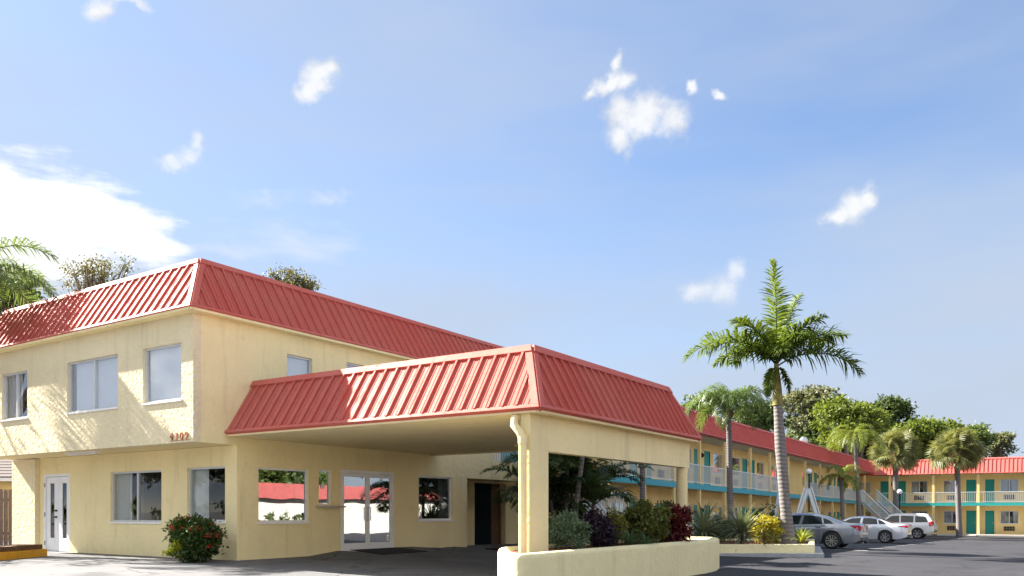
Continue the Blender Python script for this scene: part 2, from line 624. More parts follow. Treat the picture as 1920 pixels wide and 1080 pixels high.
def car_paint(name, col, metal):
    m, t, b = new_mat(name)
    b.inputs['Base Color'].default_value = col + (1,)
    b.inputs['Metallic'].default_value = metal
    b.inputs['Roughness'].default_value = 0.32
    b.inputs['Coat Weight'].default_value = 0.9
    b.inputs['Coat Roughness'].default_value = 0.03
    return m


def leaf_mat(name, dark, light, trans=0.35, rough=0.5, spec=0.4):
    m, t, b = new_mat(name)
    at_ = t.new('ShaderNodeAttribute', attribute_name='rnd')
    g = t.new('ShaderNodeNewGeometry').outputs['Position']
    f = t.math('ADD', t.math('MULTIPLY', at_.outputs['Fac'], 0.55), t.math('MULTIPLY', t.maprange(t.noise(g, 0.9, 3, 0.6), 0.3, 0.7), 0.45))
    col = t.mix(f, dark + (1,), light + (1,))
    t.l.new(col, b.inputs['Base Color'])
    b.inputs['Roughness'].default_value = rough
    b.inputs['Specular IOR Level'].default_value = spec
    tr = t.new('ShaderNodeBsdfTranslucent')
    t.l.new(t.mix(0.5, col, (light[0] * 1.5, light[1] * 1.4, light[2] * 0.6, 1)), tr.inputs[0])
    mx = t.new('ShaderNodeMixShader')
    mx.inputs[0].default_value = trans
    t.l.new(b.outputs[0], mx.inputs[1])
    t.l.new(tr.outputs[0], mx.inputs[2])
    t.l.new(mx.outputs[0], t.n['Material Output'].inputs[0])
    return m


L = {}
L['oak'] = leaf_mat('oak_leaves', (0.035, 0.065, 0.015), (0.14, 0.19, 0.045))
L['bright'] = leaf_mat('bright_leaves', (0.05, 0.09, 0.014), (0.20, 0.25, 0.042))
L['dark'] = leaf_mat('dark_leaves', (0.024, 0.05, 0.014), (0.095, 0.14, 0.04))
L['hazy'] = leaf_mat('grey_green_leaves', (0.08, 0.10, 0.055), (0.21, 0.22, 0.12))
L['sparse'] = leaf_mat('sparse_leaves', (0.05, 0.06, 0.025), (0.15, 0.14, 0.05))
L['royal'] = leaf_mat('royal_frond', (0.028, 0.07, 0.018), (0.16, 0.22, 0.03), 0.42, 0.5, 0.22)
L['queen'] = leaf_mat('queen_frond', (0.045, 0.09, 0.028), (0.17, 0.24, 0.07), 0.35, 0.4)
L['lime'] = leaf_mat('lime_frond', (0.08, 0.14, 0.02), (0.26, 0.30, 0.05), 0.4, 0.4)
L['areca'] = leaf_mat('areca_frond', (0.02, 0.05, 0.018), (0.09, 0.14, 0.045), 0.3, 0.35, 0.5)
L['sabal'] = leaf_mat('fan_frond', (0.085, 0.105, 0.04), (0.27, 0.28, 0.11), 0.3, 0.45)
L['sabal_old'] = leaf_mat('dry_fan_frond', (0.15, 0.11, 0.04), (0.32, 0.22, 0.09), 0.2, 0.7)
L['silver'] = leaf_mat('silver_shrub', (0.07, 0.125, 0.065), (0.22, 0.30, 0.17), 0.25)
L['purple'] = leaf_mat('purple_shrub', (0.016, 0.010, 0.018), (0.06, 0.035, 0.06), 0.2)
L['croton'] = leaf_mat('yellow_green_shrub', (0.10, 0.11, 0.02), (0.26, 0.25, 0.04), 0.3)
L['gold'] = leaf_mat('golden_shrub', (0.14, 0.16, 0.015), (0.50, 0.42, 0.03), 0.4)
L['olive'] = leaf_mat('olive_shrub', (0.035, 0.055, 0.012), (0.18, 0.20, 0.04), 0.25)
L['ti'] = leaf_mat('red_shrub', (0.025, 0.004, 0.006), (0.19, 0.022, 0.022), 0.3)
L['blade'] = leaf_mat('blade_leaves', (0.03, 0.075, 0.035), (0.11, 0.18, 0.08), 0.2)
L['ixora'] = leaf_mat('ixora_leaves', (0.018, 0.045, 0.010), (0.07, 0.12, 0.02), 0.3, 0.35)
L['ixora_new'] = leaf_mat('ixora_new_leaves', (0.16, 0.22, 0.015), (0.42, 0.44, 0.04), 0.4)
L['yucca'] = leaf_mat('yucca_leaves', (0.05, 0.085, 0.04), (0.27, 0.30, 0.17), 0.15, 0.45)
L['hedge'] = leaf_mat('hedge_leaves', (0.03, 0.06, 0.015), (0.14, 0.18, 0.04))

# ------------------------------------------------------------------ ground
xs = np.unique(np.concatenate([np.linspace(-1500, -80, 12), np.arange(-80, 121, 2.0), np.linspace(120, 1500, 12), np.arange(-14, 16, 0.5)]))
ys = np.unique(np.concatenate([np.linspace(-600, -30, 8), np.arange(-30, 131, 2.0), np.linspace(130, 2500, 14), np.arange(12, 36, 0.5)]))
g = MB()
nx, ny = len(xs), len(ys)
g.v = [(x, y, ground_z(x, y)) for y in ys for x in xs]
g.f = [(j * nx + i, j * nx + i + 1, (j + 1) * nx + i + 1, (j + 1) * nx + i) for j in range(ny - 1) for i in range(nx - 1)]
g.m = [0] * len(g.f)
g.build('ground', M['asphalt'], smooth=180, kind='structure')


def sheet(name, poly_pa, mat, lift, step=0.5, **props):
    """a paved sheet that follows the ground: poly_pa is (p0, p1, a0, a1) in the site frame"""
    p0, p1, a0, a1 = poly_pa
    ps = np.linspace(p0, p1, max(2, int((p1 - p0) / step) + 1))
    as_ = np.linspace(a0, a1, max(2, int((a1 - a0) / step) + 1))
    m = MB()
    for a in as_:
        for p in ps:
            q = S(p, a)
            m.v.append((q.x, q.y, ground_z(q.x, q.y) + lift))
    k = len(ps)
    m.f = [(j * k + i, j * k + i + 1, (j + 1) * k + i + 1, (j + 1) * k + i) for j in range(len(as_) - 1) for i in range(k - 1)]
    m.m = [0] * len(m.f)
    return m.build(name, mat, smooth=180, **props)


sheet('driveway', (-16, 9.0, -22, 8.3), M['drive'], 0.012, 0.5, kind='structure')
sheet('walkway', (-3.2, 1.0, 8.304, 14.2), M['drive'], 0.012, 0.4, kind='structure')


def ground_strip(name, x0, y0, x1, y1, w, mat, lift, **props):
    d = Vector((x1 - x0, y1 - y0, 0))
    n = max(2, int(d.length / 0.6))
    s = Vector((-d.y, d.x, 0)).normalized() * w / 2
    m = MB()
    for i in range(n + 1):
        q = Vector((x0, y0, 0)) + d * i / n
        for e in (-1, 1):
            r = q + s * e
            m.v.append((r.x, r.y, ground_z(r.x, r.y) + lift))
    m.f = [(2 * i, 2 * i + 1, 2 * i + 3, 2 * i + 2) for i in range(n)]
    m.m = [0] * n
    return m.build(name, mat, **props)


for k in range(0, 13):                      # stall lines of the car park
    a = 22.25 + 3.1 * k
    q0, q1 = S(4.2, a), S(9.7, a)
    ground_strip('parking_line', q0.x, q0.y, q1.x, q1.y, 0.12, M['line'], 0.016, kind='structure')
q0, q1 = S(2.6, -21), S(-14, -6.6)
ground_strip('road_marking', -17, 14.3, -8.2, 14.9, 0.12, M['line'], 0.022, kind='structure')


# ------------------------------------------------------------------ wall planes
class Plane:
    """a vertical wall plane in a parent's local frame: u along the wall, z up, d into the building"""
    def __init__(s, o, udir, ndir):
        s.o, s.u, s.n = Vector(o), Vector(udir), Vector(ndir)

    def pt(s, u, z, d=0.0):
        return s.o + s.u * u + Vector((0, 0, z)) - s.n * d

    def box(s, m, u0, u1, z0, z1, d0, d1, mi=0):
        m.hexa([s.pt(u0, z0, d0), s.pt(u1, z0, d0), s.pt(u1, z0, d1), s.pt(u0, z0, d1),
                s.pt(u0, z1, d0), s.pt(u1, z1, d0), s.pt(u1, z1, d1), s.pt(u0, z1, d1)], mi)

    def wall(s, m, u0, u1, z0, z1, holes, t=0.2, mi=0):
        us = sorted({u0, u1} | {min(u1, max(u0, h[i])) for h in holes for i in (0, 1)})
        zs = sorted({z0, z1} | {min(z1, max(z0, h[i])) for h in holes for i in (2, 3)})

        def solid(i, j):
            if i < 0 or j < 0 or i >= len(us) - 1 or j >= len(zs) - 1:
                return False
            uc, zc = (us[i] + us[i + 1]) / 2, (zs[j] + zs[j + 1]) / 2
            return not any(h[0] < uc < h[1] and h[2] < zc < h[3] for h in holes)
        for i in range(len(us) - 1):
            for j in range(len(zs) - 1):
                if not solid(i, j):
                    continue
                a, b, c, d = us[i], us[i + 1], zs[j], zs[j + 1]
                m.quad(s.pt(a, c), s.pt(b, c), s.pt(b, d), s.pt(a, d), mi)
                m.quad(s.pt(a, c, t), s.pt(a, d, t), s.pt(b, d, t), s.pt(b, c, t), mi)
                if not solid(i - 1, j):
                    m.quad(s.pt(a, c), s.pt(a, d), s.pt(a, d, t), s.pt(a, c, t), mi)
                if not solid(i + 1, j):
                    m.quad(s.pt(b, c), s.pt(b, c, t), s.pt(b, d, t), s.pt(b, d), mi)
                if not solid(i, j - 1):
                    m.quad(s.pt(a, c), s.pt(a, c, t), s.pt(b, c, t), s.pt(b, c), mi)
                if not solid(i, j + 1):
                    m.quad(s.pt(a, d), s.pt(b, d), s.pt(b, d, t), s.pt(a, d, t), mi)


def make_window(parent, pl, u0, u1, z0, z1, mull=0, frame_mat=None, glass_mat=None, fw=0.045, d=0.09, sill=True, blind=None, curtain=None, band=0.0):
    fm = frame_mat or M['alu']
    m = MB()
    pl.box(m, u0, u1, z1 - fw, z1, d - 0.03, d + 0.04)
    pl.box(m, u0, u1, z0, z0 + fw, d - 0.03, d + 0.04)
    pl.box(m, u0, u0 + fw, z0 + fw, z1 - fw, d - 0.03, d + 0.04)
    pl.box(m, u1 - fw, u1, z0 + fw, z1 - fw, d - 0.03, d + 0.04)
    cuts = [u0 + fw]
    for k in range(mull):
        c = u0 + (u1 - u0) * (k + 1) / (mull + 1)
        pl.box(m, c - fw * 0.7, c + fw * 0.7, z0 + fw, z1 - fw, d - 0.02, d + 0.035)
        cuts += [c - fw * 0.7, c + fw * 0.7]
    cuts.append(u1 - fw)
    w = m.build('window', fm, parent)
    for k in range(0, len(cuts), 2):
        g = MB()
        dd = d + (0.012 if (k // 2) % 2 else 0.0)
        pl.box(g, cuts[k] - 0.01, cuts[k + 1] + 0.01, z0 + fw - 0.01, z1 - fw + 0.01, dd, dd + 0.006)
        g.build('pane', glass_mat or M['glass'], w)
    if sill:
        g = MB()
        pl.box(g, u0 - 0.03, u1 + 0.03, z0 - 0.045, z0 - 0.002, -0.035, d + 0.03)
        g.build('sill', M['white'], w)
    if blind:
        g = MB()
        b0, b1 = blind
        pl.box(g, u0 + (u1 - u0) * b0, u0 + (u1 - u0) * b1, z0 + 0.04, z1 - 0.03, d + 0.07, d + 0.076)
        g.build('blind', M['blind'], w)
    for c0, c1 in (curtain or ()):
        g = MB()
        n = max(8, int((c1 - c0) * (u1 - u0) / 0.045))
        for i in range(n):
            ua, ub = (u0 + (u1 - u0) * (c0 + (c1 - c0) * (i + q) / n) for q in (0, 1))
            da, db = (d + 0.12 + 0.03 * (1 if (i + q) % 2 else -1) for q in (0, 1))
            g.hexa([pl.pt(ua, z0 + 0.03, da), pl.pt(ub, z0 + 0.03, db), pl.pt(ub, z0 + 0.03, db + 0.004), pl.pt(ua, z0 + 0.03, da + 0.004),
                    pl.pt(ua, z1 - 0.02, da), pl.pt(ub, z1 - 0.02, db), pl.pt(ub, z1 - 0.02, db + 0.004), pl.pt(ua, z1 - 0.02, da + 0.004)])
        g.build('curtain', M['curtain'], w)
    return w


# ------------------------------------------------------------------ standing seam mansard
def clip_strip(poly, e0, e1):
    def cut(ps, k, keep_more):
        out = []
        for i in range(len(ps)):
            a, b = ps[i], ps[(i + 1) % len(ps)]
            ia = (a[0] >= k) if keep_more else (a[0] <= k)
            ib = (b[0] >= k) if keep_more else (b[0] <= k)
            if ia:
                out.append(a)
            if ia != ib:
                t = (k - a[0]) / (b[0] - a[0])
                out.append((k, a[1] + t * (b[1] - a[1])))
        return out
    q = cut(poly, e0, True)
    return cut(q, e1, False) if q else q


def mansard_face(roof, B0, B1, T0, T1, spacing=0.31, cap=0.15, foot=0.07, hip0=True, hip1=True, joined=False, mats=None, rib=(0.045, 0.05), outward=None):
    """one sloping side: bottom edge B0-B1, top edge T0-T1; pans and battens become sub-parts of roof"""
    B0, B1, T0, T1 = map(Vector, (B0, B1, T0, T1))
    red, trim = mats or (M['red'], M['red_trim'])
    e = (B1 - B0).normalized()
    h = T0 - B0
    s = (h - e * h.dot(e))
    H = s.length
    s.normalize()
    n = e.cross(s).normalized()
    if outward is not None and n.dot(Vector(outward)) < 0:
        n = -n
    LB = (B1 - B0).length
    t0, t1 = (T0 - B0).dot(e), (T1 - B0).dot(e)

    def P(u, v, w=0.0):
        return B0 + e * u + s * v + n * w

    def edge(v):                     # where the face starts and ends at height v
        k = v / H
        return t0 * k, LB + (t1 - LB) * k
    # sheathing below, cap band, foot band and hip strips: one trim mesh each
    m = MB()
    a0, b0 = edge(0)
    a1, b1 = edge(H)
    m.hexa([P(a0, 0, -0.10), P(b0, 0, -0.10), P(b0, 0, -0.012), P(a0, 0, -0.012), P(a1, H, -0.10), P(b1, H, -0.10), P(b1, H, -0.012), P(a1, H, -0.012)])
    m.build('sheathing', red, roof)
    m = MB()
    for v0, v1, w in ((H - cap, H, 0.055), (0, foot, 0.03)):
        a, b = edge(v0)
        c, d = edge(v1)
        m.hexa([P(a, v0, -0.011), P(b, v0, -0.011), P(b, v0, w), P(a, v0, w), P(c, v1, -0.011), P(d, v1, -0.011), P(d, v1, w), P(c, v1, w)])
    for on, k in ((hip0, 0), (hip1, 1)):
        if not on:
            continue
        sg = 1 if k == 0 else -1
        v0, v1 = foot, H - cap
        a, c = edge(v0)[k], edge(v1)[k]
        x = 0.15 * sg
        q = [(a, v0), (a + x, v0), (c + x, v1), (c, v1)]
        m.hexa([P(*q[0], -0.011), P(*q[1], -0.011), P(*q[1], 0.032), P(*q[0], 0.032), P(*q[3], -0.011), P(*q[2], -0.011), P(*q[2], 0.032), P(*q[3], 0.032)])
    m.build('roof_trim', trim, roof)
    v0, v1 = foot, H - cap
    poly = [(edge(v0)[0], v0), (edge(v0)[1], v0), (edge(v1)[1], v1), (edge(v1)[0], v1)]
    if hip0:
        poly[0] = (poly[0][0] + 0.15, v0)
        poly[3] = (poly[3][0] + 0.15, v1)
    if hip1:
        poly[1] = (poly[1][0] - 0.15, v0)
        poly[2] = (poly[2][0] - 0.15, v1)
    lo, hi = min(q[0] for q in poly), max(q[0] for q in poly)
    k = max(1, round((hi - lo) / spacing))
    sp = (hi - lo) / k
    J = MB()
    JB = MB()
    for i in range(k):
        u0, u1_ = lo + sp * i, lo + sp * (i + 1)
        q = clip_strip(poly, u0 + 0.004, u1_ - 0.004)
        if len(q) >= 3:
            pm = J if joined else MB()
            wob = random.uniform(-0.0015, 0.0015)
            pm.prism([P(a, b, -0.011) for a, b in q], n * (0.011 + wob))
            for fr in ((0.36, 0.70) if not joined else ()):            # small stiffening ribs pressed into the pan
                uc = u0 + sp * fr
                r = clip_strip(poly, uc - 0.008, uc + 0.008)
                if len(r) >= 3:
                    pm.prism([P(a, b, wob) for a, b in r], n * 0.009)
            if not joined:
                pm.build('roof_panel', red, roof)
        if i > 0:
            r = clip_strip(poly, u0 - rib[0] / 2, u0 + rib[0] / 2)
            if len(r) >= 3:
                pm = JB if joined else MB()
                pm.prism([P(a, b, -0.01) for a, b in r], n * (rib[1] + 0.01))
                if not joined:
                    pm.build('roof_batten', red, roof)
    if joined:
        J.build('roof_panel', red, roof, kind='stuff')
        JB.build('roof_batten', red, roof, kind='stuff')


# ------------------------------------------------------------------ motel office
off = thing('motel_office', 'two storey pale yellow stucco motel office with red metal mansard roof and overhanging upper floor', 'building', S(0, 0, 0), TH)
FA = Plane((0, 0, 0), (0, 1, 0), (1, 0, 0))             # long facade, u = a
FL = Plane((0, 0, 0), (1, 0, 0), (0, -1, 0))            # ground floor to the street, u = p
FU = Plane((0, -1.17, 0), (1, 0, 0), (0, -1, 0))        # upper floor to the street, u = p

m = MB()
FA.wall(m, -0.968, 14.2, -0.45, 5.64, [
    (-0.968, 0, -0.45, 2.72), (9.0, 14.2, -0.45, 2.25), (10.45, 14.2, 2.88, 5.4),
    (0.63, 2.23, 0.90, 2.23), (2.57, 3.03, 1.33, 2.26), (3.36, 5.47, 0.06, 2.29), (6.58, 8.23, 0.90, 2.24),
    (1.51, 2.35, 3.85, 5.10), (3.58, 4.40, 3.9, 5.20)], 0.2)
m.build('wall', M['stucco'], off)
m = MB()
FU.wall(m, -10.3, 0.0, 2.72, 5.64, [(-1.91, -0.43, 3.70, 4.99), (-5.24, -2.95, 3.70, 4.99), (-8.68, -7.26, 3.72, 5.0)], 0.2)
m.build('wall', M['stucco_rough'], off)
m = MB()
FL.wall(m, -10.26, -0.201, -0.45, 2.72, [(-8.70, -7.28, -0.45, 2.24), (-5.25, -2.95, 0.89, 2.22), (-1.89, -0.43, 0.92, 2.24)], 0.2)
m.build('wall', M['stucco'], off)
m = MB()
m.box(-10.27, -8.93, -0.14, -0.003, -0.45, 2.70)
m.build('pier', M['stucco_rough'], off)
m = MB()                                                # the remaining body: soffit, ends, back, roof deck, floor
m.box(-10.29, -0.21, -0.965, -0.004, 2.725, 2.80)
m.build('soffit', M['soffit'], off)
m = MB()
m.box(-10.26, -10.06, 0.205, 9.0, -0.45, 2.7)
m.box(-10.3, -10.1, -0.965, 9.0, 2.81, 5.64)
m.box(-10.26, -0.3, 9.0, 9.2, -0.45, 5.64)
m.build('wall', M['stucco'], off)
m = MB()
m.box(-10.09, -0.21, -0.9, 8.95, 5.42, 5.52)
m.box(-10.05, -0.21, 0.21, 8.9, 2.56, 2.70)
m.build('ceiling', M['inside'], off)
m = MB()
m.box(-10.05, -0.21, 0.21, 8.9, 0.02, 0.08)
m.box(-10.05, -0.21, -0.9, 8.9, 2.82, 2.90)
m.build('floor_slab', M['inside'], off)
m = MB()
m.box(-4.2, -4.05, 0.21, 8.9, 0.09, 2.55)
m.box(-10.0, -4.3, 3.6, 3.72, 0.09, 2.55)
m.box(-10.05, -0.5, 2.2, 2.3, 2.91, 5.4)
m.box(-3.0, -2.9, 2.35, 8.9, 2.91, 5.4)
m.build('partition', M['inside'], off)
# recessed ground floor and the passage beyond the canopy
FR = Plane((-1.2, 0, 0), (0, 1, 0), (1, 0, 0))
m = MB()
FR.wall(m, 9.0, 15.5, -0.45, 2.24, [(11.05, 13.0, -0.45, 2.19)], 0.2)
m.box(-1.2, -0.21, 8.8, 8.998, -0.45, 2.24)
m.box(-1.195, -0.205, 9.0, 14.2, 2.26, 2.36)
m.build('recess_wall', M['stucco'], off)
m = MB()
FR.box(m, 11.051, 12.41, -0.1, 2.188, 0.24, 0.30)  # near-black panel paints in the darkness of the open doorway
m.build('door', M['opening_shade'], off, label='near-black panel standing in for the dark open doorway of the recessed passage')
m = MB()
m.box(-1.56, -1.45, 12.411, 12.999, -0.3, 2.188)
m.box(-3.3, -3.2, 10.9, 13.1, -0.3, 2.19)
m.box(-3.2, -1.41, 10.85, 10.99, -0.3, 2.19)
m.build('passage_wall', M['wood_brown'], off)
# balcony over the passage
m = MB()
m.box(-1.95, -1.80, 9.21, 15.45, -0.45, 6.8)  # unseen back wall, added to keep sun from leaking into the passage
m.build('wall', M['stucco'], off)
m = MB()
m.box(-1.7, -0.21, 10.5, 14.2, 2.75, 2.87)
m.build('balcony_floor', M['concrete'], off)
FB = Plane((-1.5, 0, 0), (0, 1, 0), (1, 0, 0))
m = MB()
FB.wall(m, 10.3, 15.2, 2.88, 5.6, [(13.1, 14.5, 2.88, 4.95)], 0.15)
m.build('wall', M['stucco'], off)
m = MB()
FB.box(m, 13.11, 14.49, 2.89, 4.94, 0.05, 0.10)
m.build('door', M['teal_blue'], off, label='turquoise door on the upper balcony')
m = MB()
for i in range(28):
    a = 10.5 + i * 0.13
    FA.box(m, a, a + 0.022, 2.93, 3.80, 0.06, 0.082)
FA.box(m, 10.46, 14.2, 2.90, 2.93, 0.05, 0.09)
FA.box(m, 10.46, 14.2, 3.80, 3.86, 0.05, 0.10)
m.build('balcony_railing', M['rail'], off)
# windows
make_window(off, FA, 0.63, 2.23, 0.90, 2.23, 0, M['white'], M['glass_mirror'], curtain=((0.0, 0.13), (0.82, 1.0)))
w = make_window(off, FA, 2.57, 3.03, 1.33, 2.26, 0, M['white'], M['glass_mirror'], sill=False)
g = MB()
g.lathe([(0.0, 0.0), (0.075, 0.0), (0.075, 0.004), (0.0, 0.004)], 20, axis='X', loc=(-0.085, 2.78, 1.83))
g.build('speak_hole', M['white'], w)
g = MB()
g.lathe([(0.0, 0.0), (0.045, 0.0), (0.045, 0.003), (0.0, 0.003)], 20, axis='X', loc=(-0.0795, 2.78, 1.83))
g.build('speak_hole_grille', M['alu'], w)
make_window(off, FA, 6.58, 8.23, 0.90, 2.24, 0, M['white'], M['glass_mirror'], curtain=((0.70, 1.0),))
make_window(off, FA, 1.51, 2.35, 3.85, 5.10, 0, M['alu'], M['glass'], blind=(0.03, 0.97))
make_window(off, FA, 3.58, 4.40, 3.90, 5.20, 0, M['alu'], M['glass'], blind=(0.03, 0.97))
make_window(off, FU, -1.91, -0.43, 3.70, 4.99, 0, M['alu'], M['glass_upper'], blind=(0.04, 0.97))
make_window(off, FU, -5.24, -2.95, 3.70, 4.99, 1, M['alu'], M['glass_upper'], blind=(0.07, 0.97))
make_window(off, FU, -8.68, -7.26, 3.72, 5.00, 1, M['alu'], M['glass_upper'], blind=(0.05, 0.60))
make_window(off, FL, -5.25, -2.95, 0.89, 2.22, 1, M['alu'], M['glass_low'], curtain=((0.0, 0.27),))
make_window(off, FL, -1.89, -0.43, 0.92, 2.24, 0, M['alu'], M['glass_low'], curtain=((0.0, 0.36),))
# white narrow-lite door leaves to the street
d = MB()
FL.box(d, -8.70, -8.62, 0.0, 2.24, 0.0, 0.12)
FL.box(d, -7.34, -7.28, 0.0, 2.24, 0.0, 0.12)
FL.box(d, -8.62, -7.34, 2.17, 2.24, 0.0, 0.12)
FL.box(d, -8.62, -7.34, -0.3, 0.012, 0.0, 0.3)
dfr = d.build('door_frame', M['white'], off)
for u0, u1_ in ((-8.615, -7.985), (-7.975, -7.345)):
    d = MB()
    lu0, lu1 = (u0 + 0.20, u0 + 0.43) if u0 < -8.3 else (u0 + 0.22, u0 + 0.45)
    FL.wall(d, u0, u1_, 0.02, 2.16, [(lu0, lu1, 0.40, 1.98)], 0.05)
    for v in d.v:
        pass
    leaf = d.xf(lambda x, y, z: (x, y + 0.04, z)).build('door', M['white'], off, label='white door leaf with a tall narrow glass light')
    g = MB()
    FL.box(g, lu0, lu1, 0.40, 1.98, 0.06, 0.066)
    g.build('pane', M['glass_dark'], leaf)
    if u0 < -8.3:
        g = MB()
        FL.box(g, u1_ - 0.085, u1_ - 0.045, 0.98, 1.03, -0.02, 0.04)
        FL.box(g, u1_ - 0.18, u1_ - 0.04, 0.995, 1.015, -0.05, -0.02)
        g.build('handle', M['black'], leaf)
        g = MB()
        g.lathe([(0.0, -0.02), (0.03, -0.02), (0.03, 0.04), (0, 0.04)], 12, axis='Y', loc=(u1_ - 0.065, 0.0, 1.19))
        g.build('lock', M['black'], leaf)
        for z in (0.25, 1.08, 1.93):
            g = MB()
            FL.box(g, u0 - 0.03, u0 - 0.002, z - 0.06, z + 0.06, -0.012, 0.0)
            g.build('hinge', M['black'], leaf)
# white aluminium entrance doors
d = MB()
FA.box(d, 3.36, 5.47, 2.20, 2.29, -0.01, 0.10)
FA.box(d, 3.36, 3.42, 0.08, 2.20, -0.01, 0.10)
FA.box(d, 5.41, 5.47, 0.08, 2.20, -0.01, 0.10)
FA.box(d, 3.36, 5.47, -0.3, 0.08, -0.02, 0.2)
d.build('door_frame', M['white'], off)
for u0, u1_ in ((3.425, 4.412), (4.418, 5.405)):
    d = MB()
    FA.wall(d, u0, u1_, 0.085, 2.195, [(u0 + 0.07, u1_ - 0.075, 0.30, 2.11)], 0.045)
    leaf = d.xf(lambda x, y, z: (x - 0.015, y, z)).build('door', M['white'], off, label='white framed glass entrance door')
    g = MB()
    FA.box(g, u0 + 0.065, u1_ - 0.07, 0.295, 2.115, 0.035, 0.041)
    g.build('pane', M['glass_mirror'], leaf)
    g = MB()
    uh = u1_ - 0.037 if u0 < 4 else u0 + 0.037
    g.tube([FA.pt(uh, 0.92, 0.01), FA.pt(uh, 0.92, -0.05), FA.pt(uh, 1.28, -0.05), FA.pt(uh, 1.28, 0.01)], 0.014, 8)
    g.build('handle', M['alu'], leaf)
    g = MB()
    FA.box(g, u0 + 0.02, u1_ - 0.02, 1.05, 1.10, 0.047, 0.075)
    g.build('push_bar', M['alu'], leaf)
g = MB()
FA.box(g, 2.46, 3.34, 1.27, 1.31, -0.22, 0.0)
g.build('ledge', M['concrete'], off, label='small grey service ledge below the narrow window')
# fluorescent fitting under the overhang
g = MB()
g.box(-6.1, -4.6, -0.78, -0.66, 2.69, 2.738)
lf = g.build('soffit_light', M['white'], off)
g = MB()
g.tube([(-6.05, -0.72, 2.672), (-4.65, -0.72, 2.672)], 0.018, 8)
g.build('light_tube', M['white'], lf)
# house number
hn = MB()
FU.box(hn, -0.84, -0.10, 2.765, 2.775, -0.012, -0.001)
hno = hn.build('house_number', M['copper'], off)
dg = bpy.context.evaluated_depsgraph_get
for i, ch in enumerate('4309'):
    cu = bpy.data.curves.new('digit', 'FONT')
    cu.body = ch
    cu.size = 0.235
    cu.extrude = 0.014
    to = bpy.data.objects.new('digit_curve', cu)
    C.objects.link(to)
    bpy.context.view_layer.update()
    me = bpy.data.meshes.new_from_object(to.evaluated_get(dg()))
    bpy.data.objects.remove(to)
    me.name = 'digit'
    me.materials.clear()
    me.materials.append(M['copper'])
    o = link('digit', me, hno, (-0.83 + i * 0.185, -1.17 - 0.020, 2.785))
    o.rotation_euler = (R(90), 0, 0)
# roof
rf = MB()
rf.box(-9.6, -0.72, -0.45, 13.6, 6.86, 6.93)
roof = rf.build('roof', M['deck'], off)
mansard_face(roof, (-10.54, -1.41, 5.66), (0.24, -1.41, 5.66), (-9.68, -0.55, 7.03), (-0.62, -0.55, 7.03), 0.32, outward=(0, -1, 0.4))
mansard_face(roof, (-10.54, 9.2, 5.66), (-10.54, -1.41, 5.66), (-9.68, 9.2, 7.03), (-9.68, -0.55, 7.03), 0.31, hip0=False, joined=True, outward=(-1, 0, 0.4))
mansard_face(roof, (0.24, -1.41, 5.66), (0.24, 14.2, 5.66), (-0.62, -0.55, 7.03), (-0.62, 14.2, 7.03), 0.305, hip1=False, outward=(1, 0, 0.4))
rf = MB()
rf.box(-10.53, 0.235, -1.405, -1.172, 5.60, 5.655)
rf.box(0.002, 0.235, -1.171, 14.2, 5.60, 5.655)
rf.build('eave_soffit', M['stucco'], off)
rf = MB()
rf.box(-9.68, -0.62, -0.56, -0.46, 6.80, 7.0)
rf.box(-0.74, -0.62, -0.46, 14.2, 6.80, 7.0)
rf.box(-9.68, -9.58, -0.4, 9.2, 5.66, 6.95)
rf.box(-9.6, 0.1, 14.0, 14.2, 5.68, 6.95)
rf.build('parapet_back', M['deck'], off)

# ------------------------------------------------------------------ entrance canopy
cano = thing('entrance_canopy', 'drive-through entrance canopy with sloping red metal roof on yellow beam and column', 'canopy', S(8.17, 0, ground_z(*S(8.17, 0).xy)), TH)
cz = cano.location.z


def cl_(m):                                  # canopy shapes are written in the office frame; bring them to the canopy's own origin
    return m.xf(lambda x, y, z: (x - 8.17, y, z - cz))


rf = MB()
rf.box(0.004, 7.75, 0.65, 6.7, 4.08, 4.15)
croof = cl_(rf).build('roof', M['deck'], cano)
o8 = Vector((8.17, 0, cz))


def V8(p, a, z):
    return Vector((p, a, z)) - o8


mansard_face(croof, V8(0.01, -0.34, 2.97), V8(8.55, -0.34, 2.97), V8(0.01, 0.50, 4.25), V8(7.865, 0.50, 4.25), 0.312, cap=0.16, hip0=False, outward=(0, -1, 0.4))
mansard_face(croof, V8(8.55, -0.34, 2.97), V8(8.55, 7.40, 2.97), V8(7.865, 0.50, 4.25), V8(7.865, 6.85, 4.25), 0.31, cap=0.16, outward=(1, 0, 0.4))
mansard_face(croof, V8(8.55, 7.40, 2.97), V8(0.01, 7.40, 2.97), V8(7.865, 6.85, 4.25), V8(0.01, 6.85, 4.25), 0.31, joined=True, hip1=False, outward=(0, 1, 0.4))
m = MB()
m.box(0.006, 8.50, -0.29, 7.36, 2.90, 2.955)
cl_(m).build('soffit', M['soffit'], cano)
m = MB()
m.box(8.07, 8.27, -0.20, 7.30, 2.26, 2.898)
cl_(m).build('beam', M['stucco'], cano)
m = MB()
m.box(0.006, 8.06, 7.05, 7.20, 2.865, 2.898)
cl_(m).build('cross_beam', M['soffit'], cano)
m = MB()
m.box(8.072, 8.268, -0.198, 0.43, -0.5, 2.258)
cl_(m).build('column', M['stucco'], cano, label='square stucco column beside the white downspout')
m = MB()
m.lathe([(0.14, -0.5), (0.14, 2.258)], 20, loc=(8.14, 7.12, 0))
cl_(m).build('column', M['stucco'], cano, smooth=60, label='round yellow column at the far end of the beam')
m = MB()
m.tube([(8.02, -0.10, 2.90), (7.98, -0.26, 2.82), (8.02, -0.34, 2.70), (8.13, -0.31, 2.56), (8.17, -0.285, 2.42), (8.17, -0.285, 0.3)], 0.072, 14)
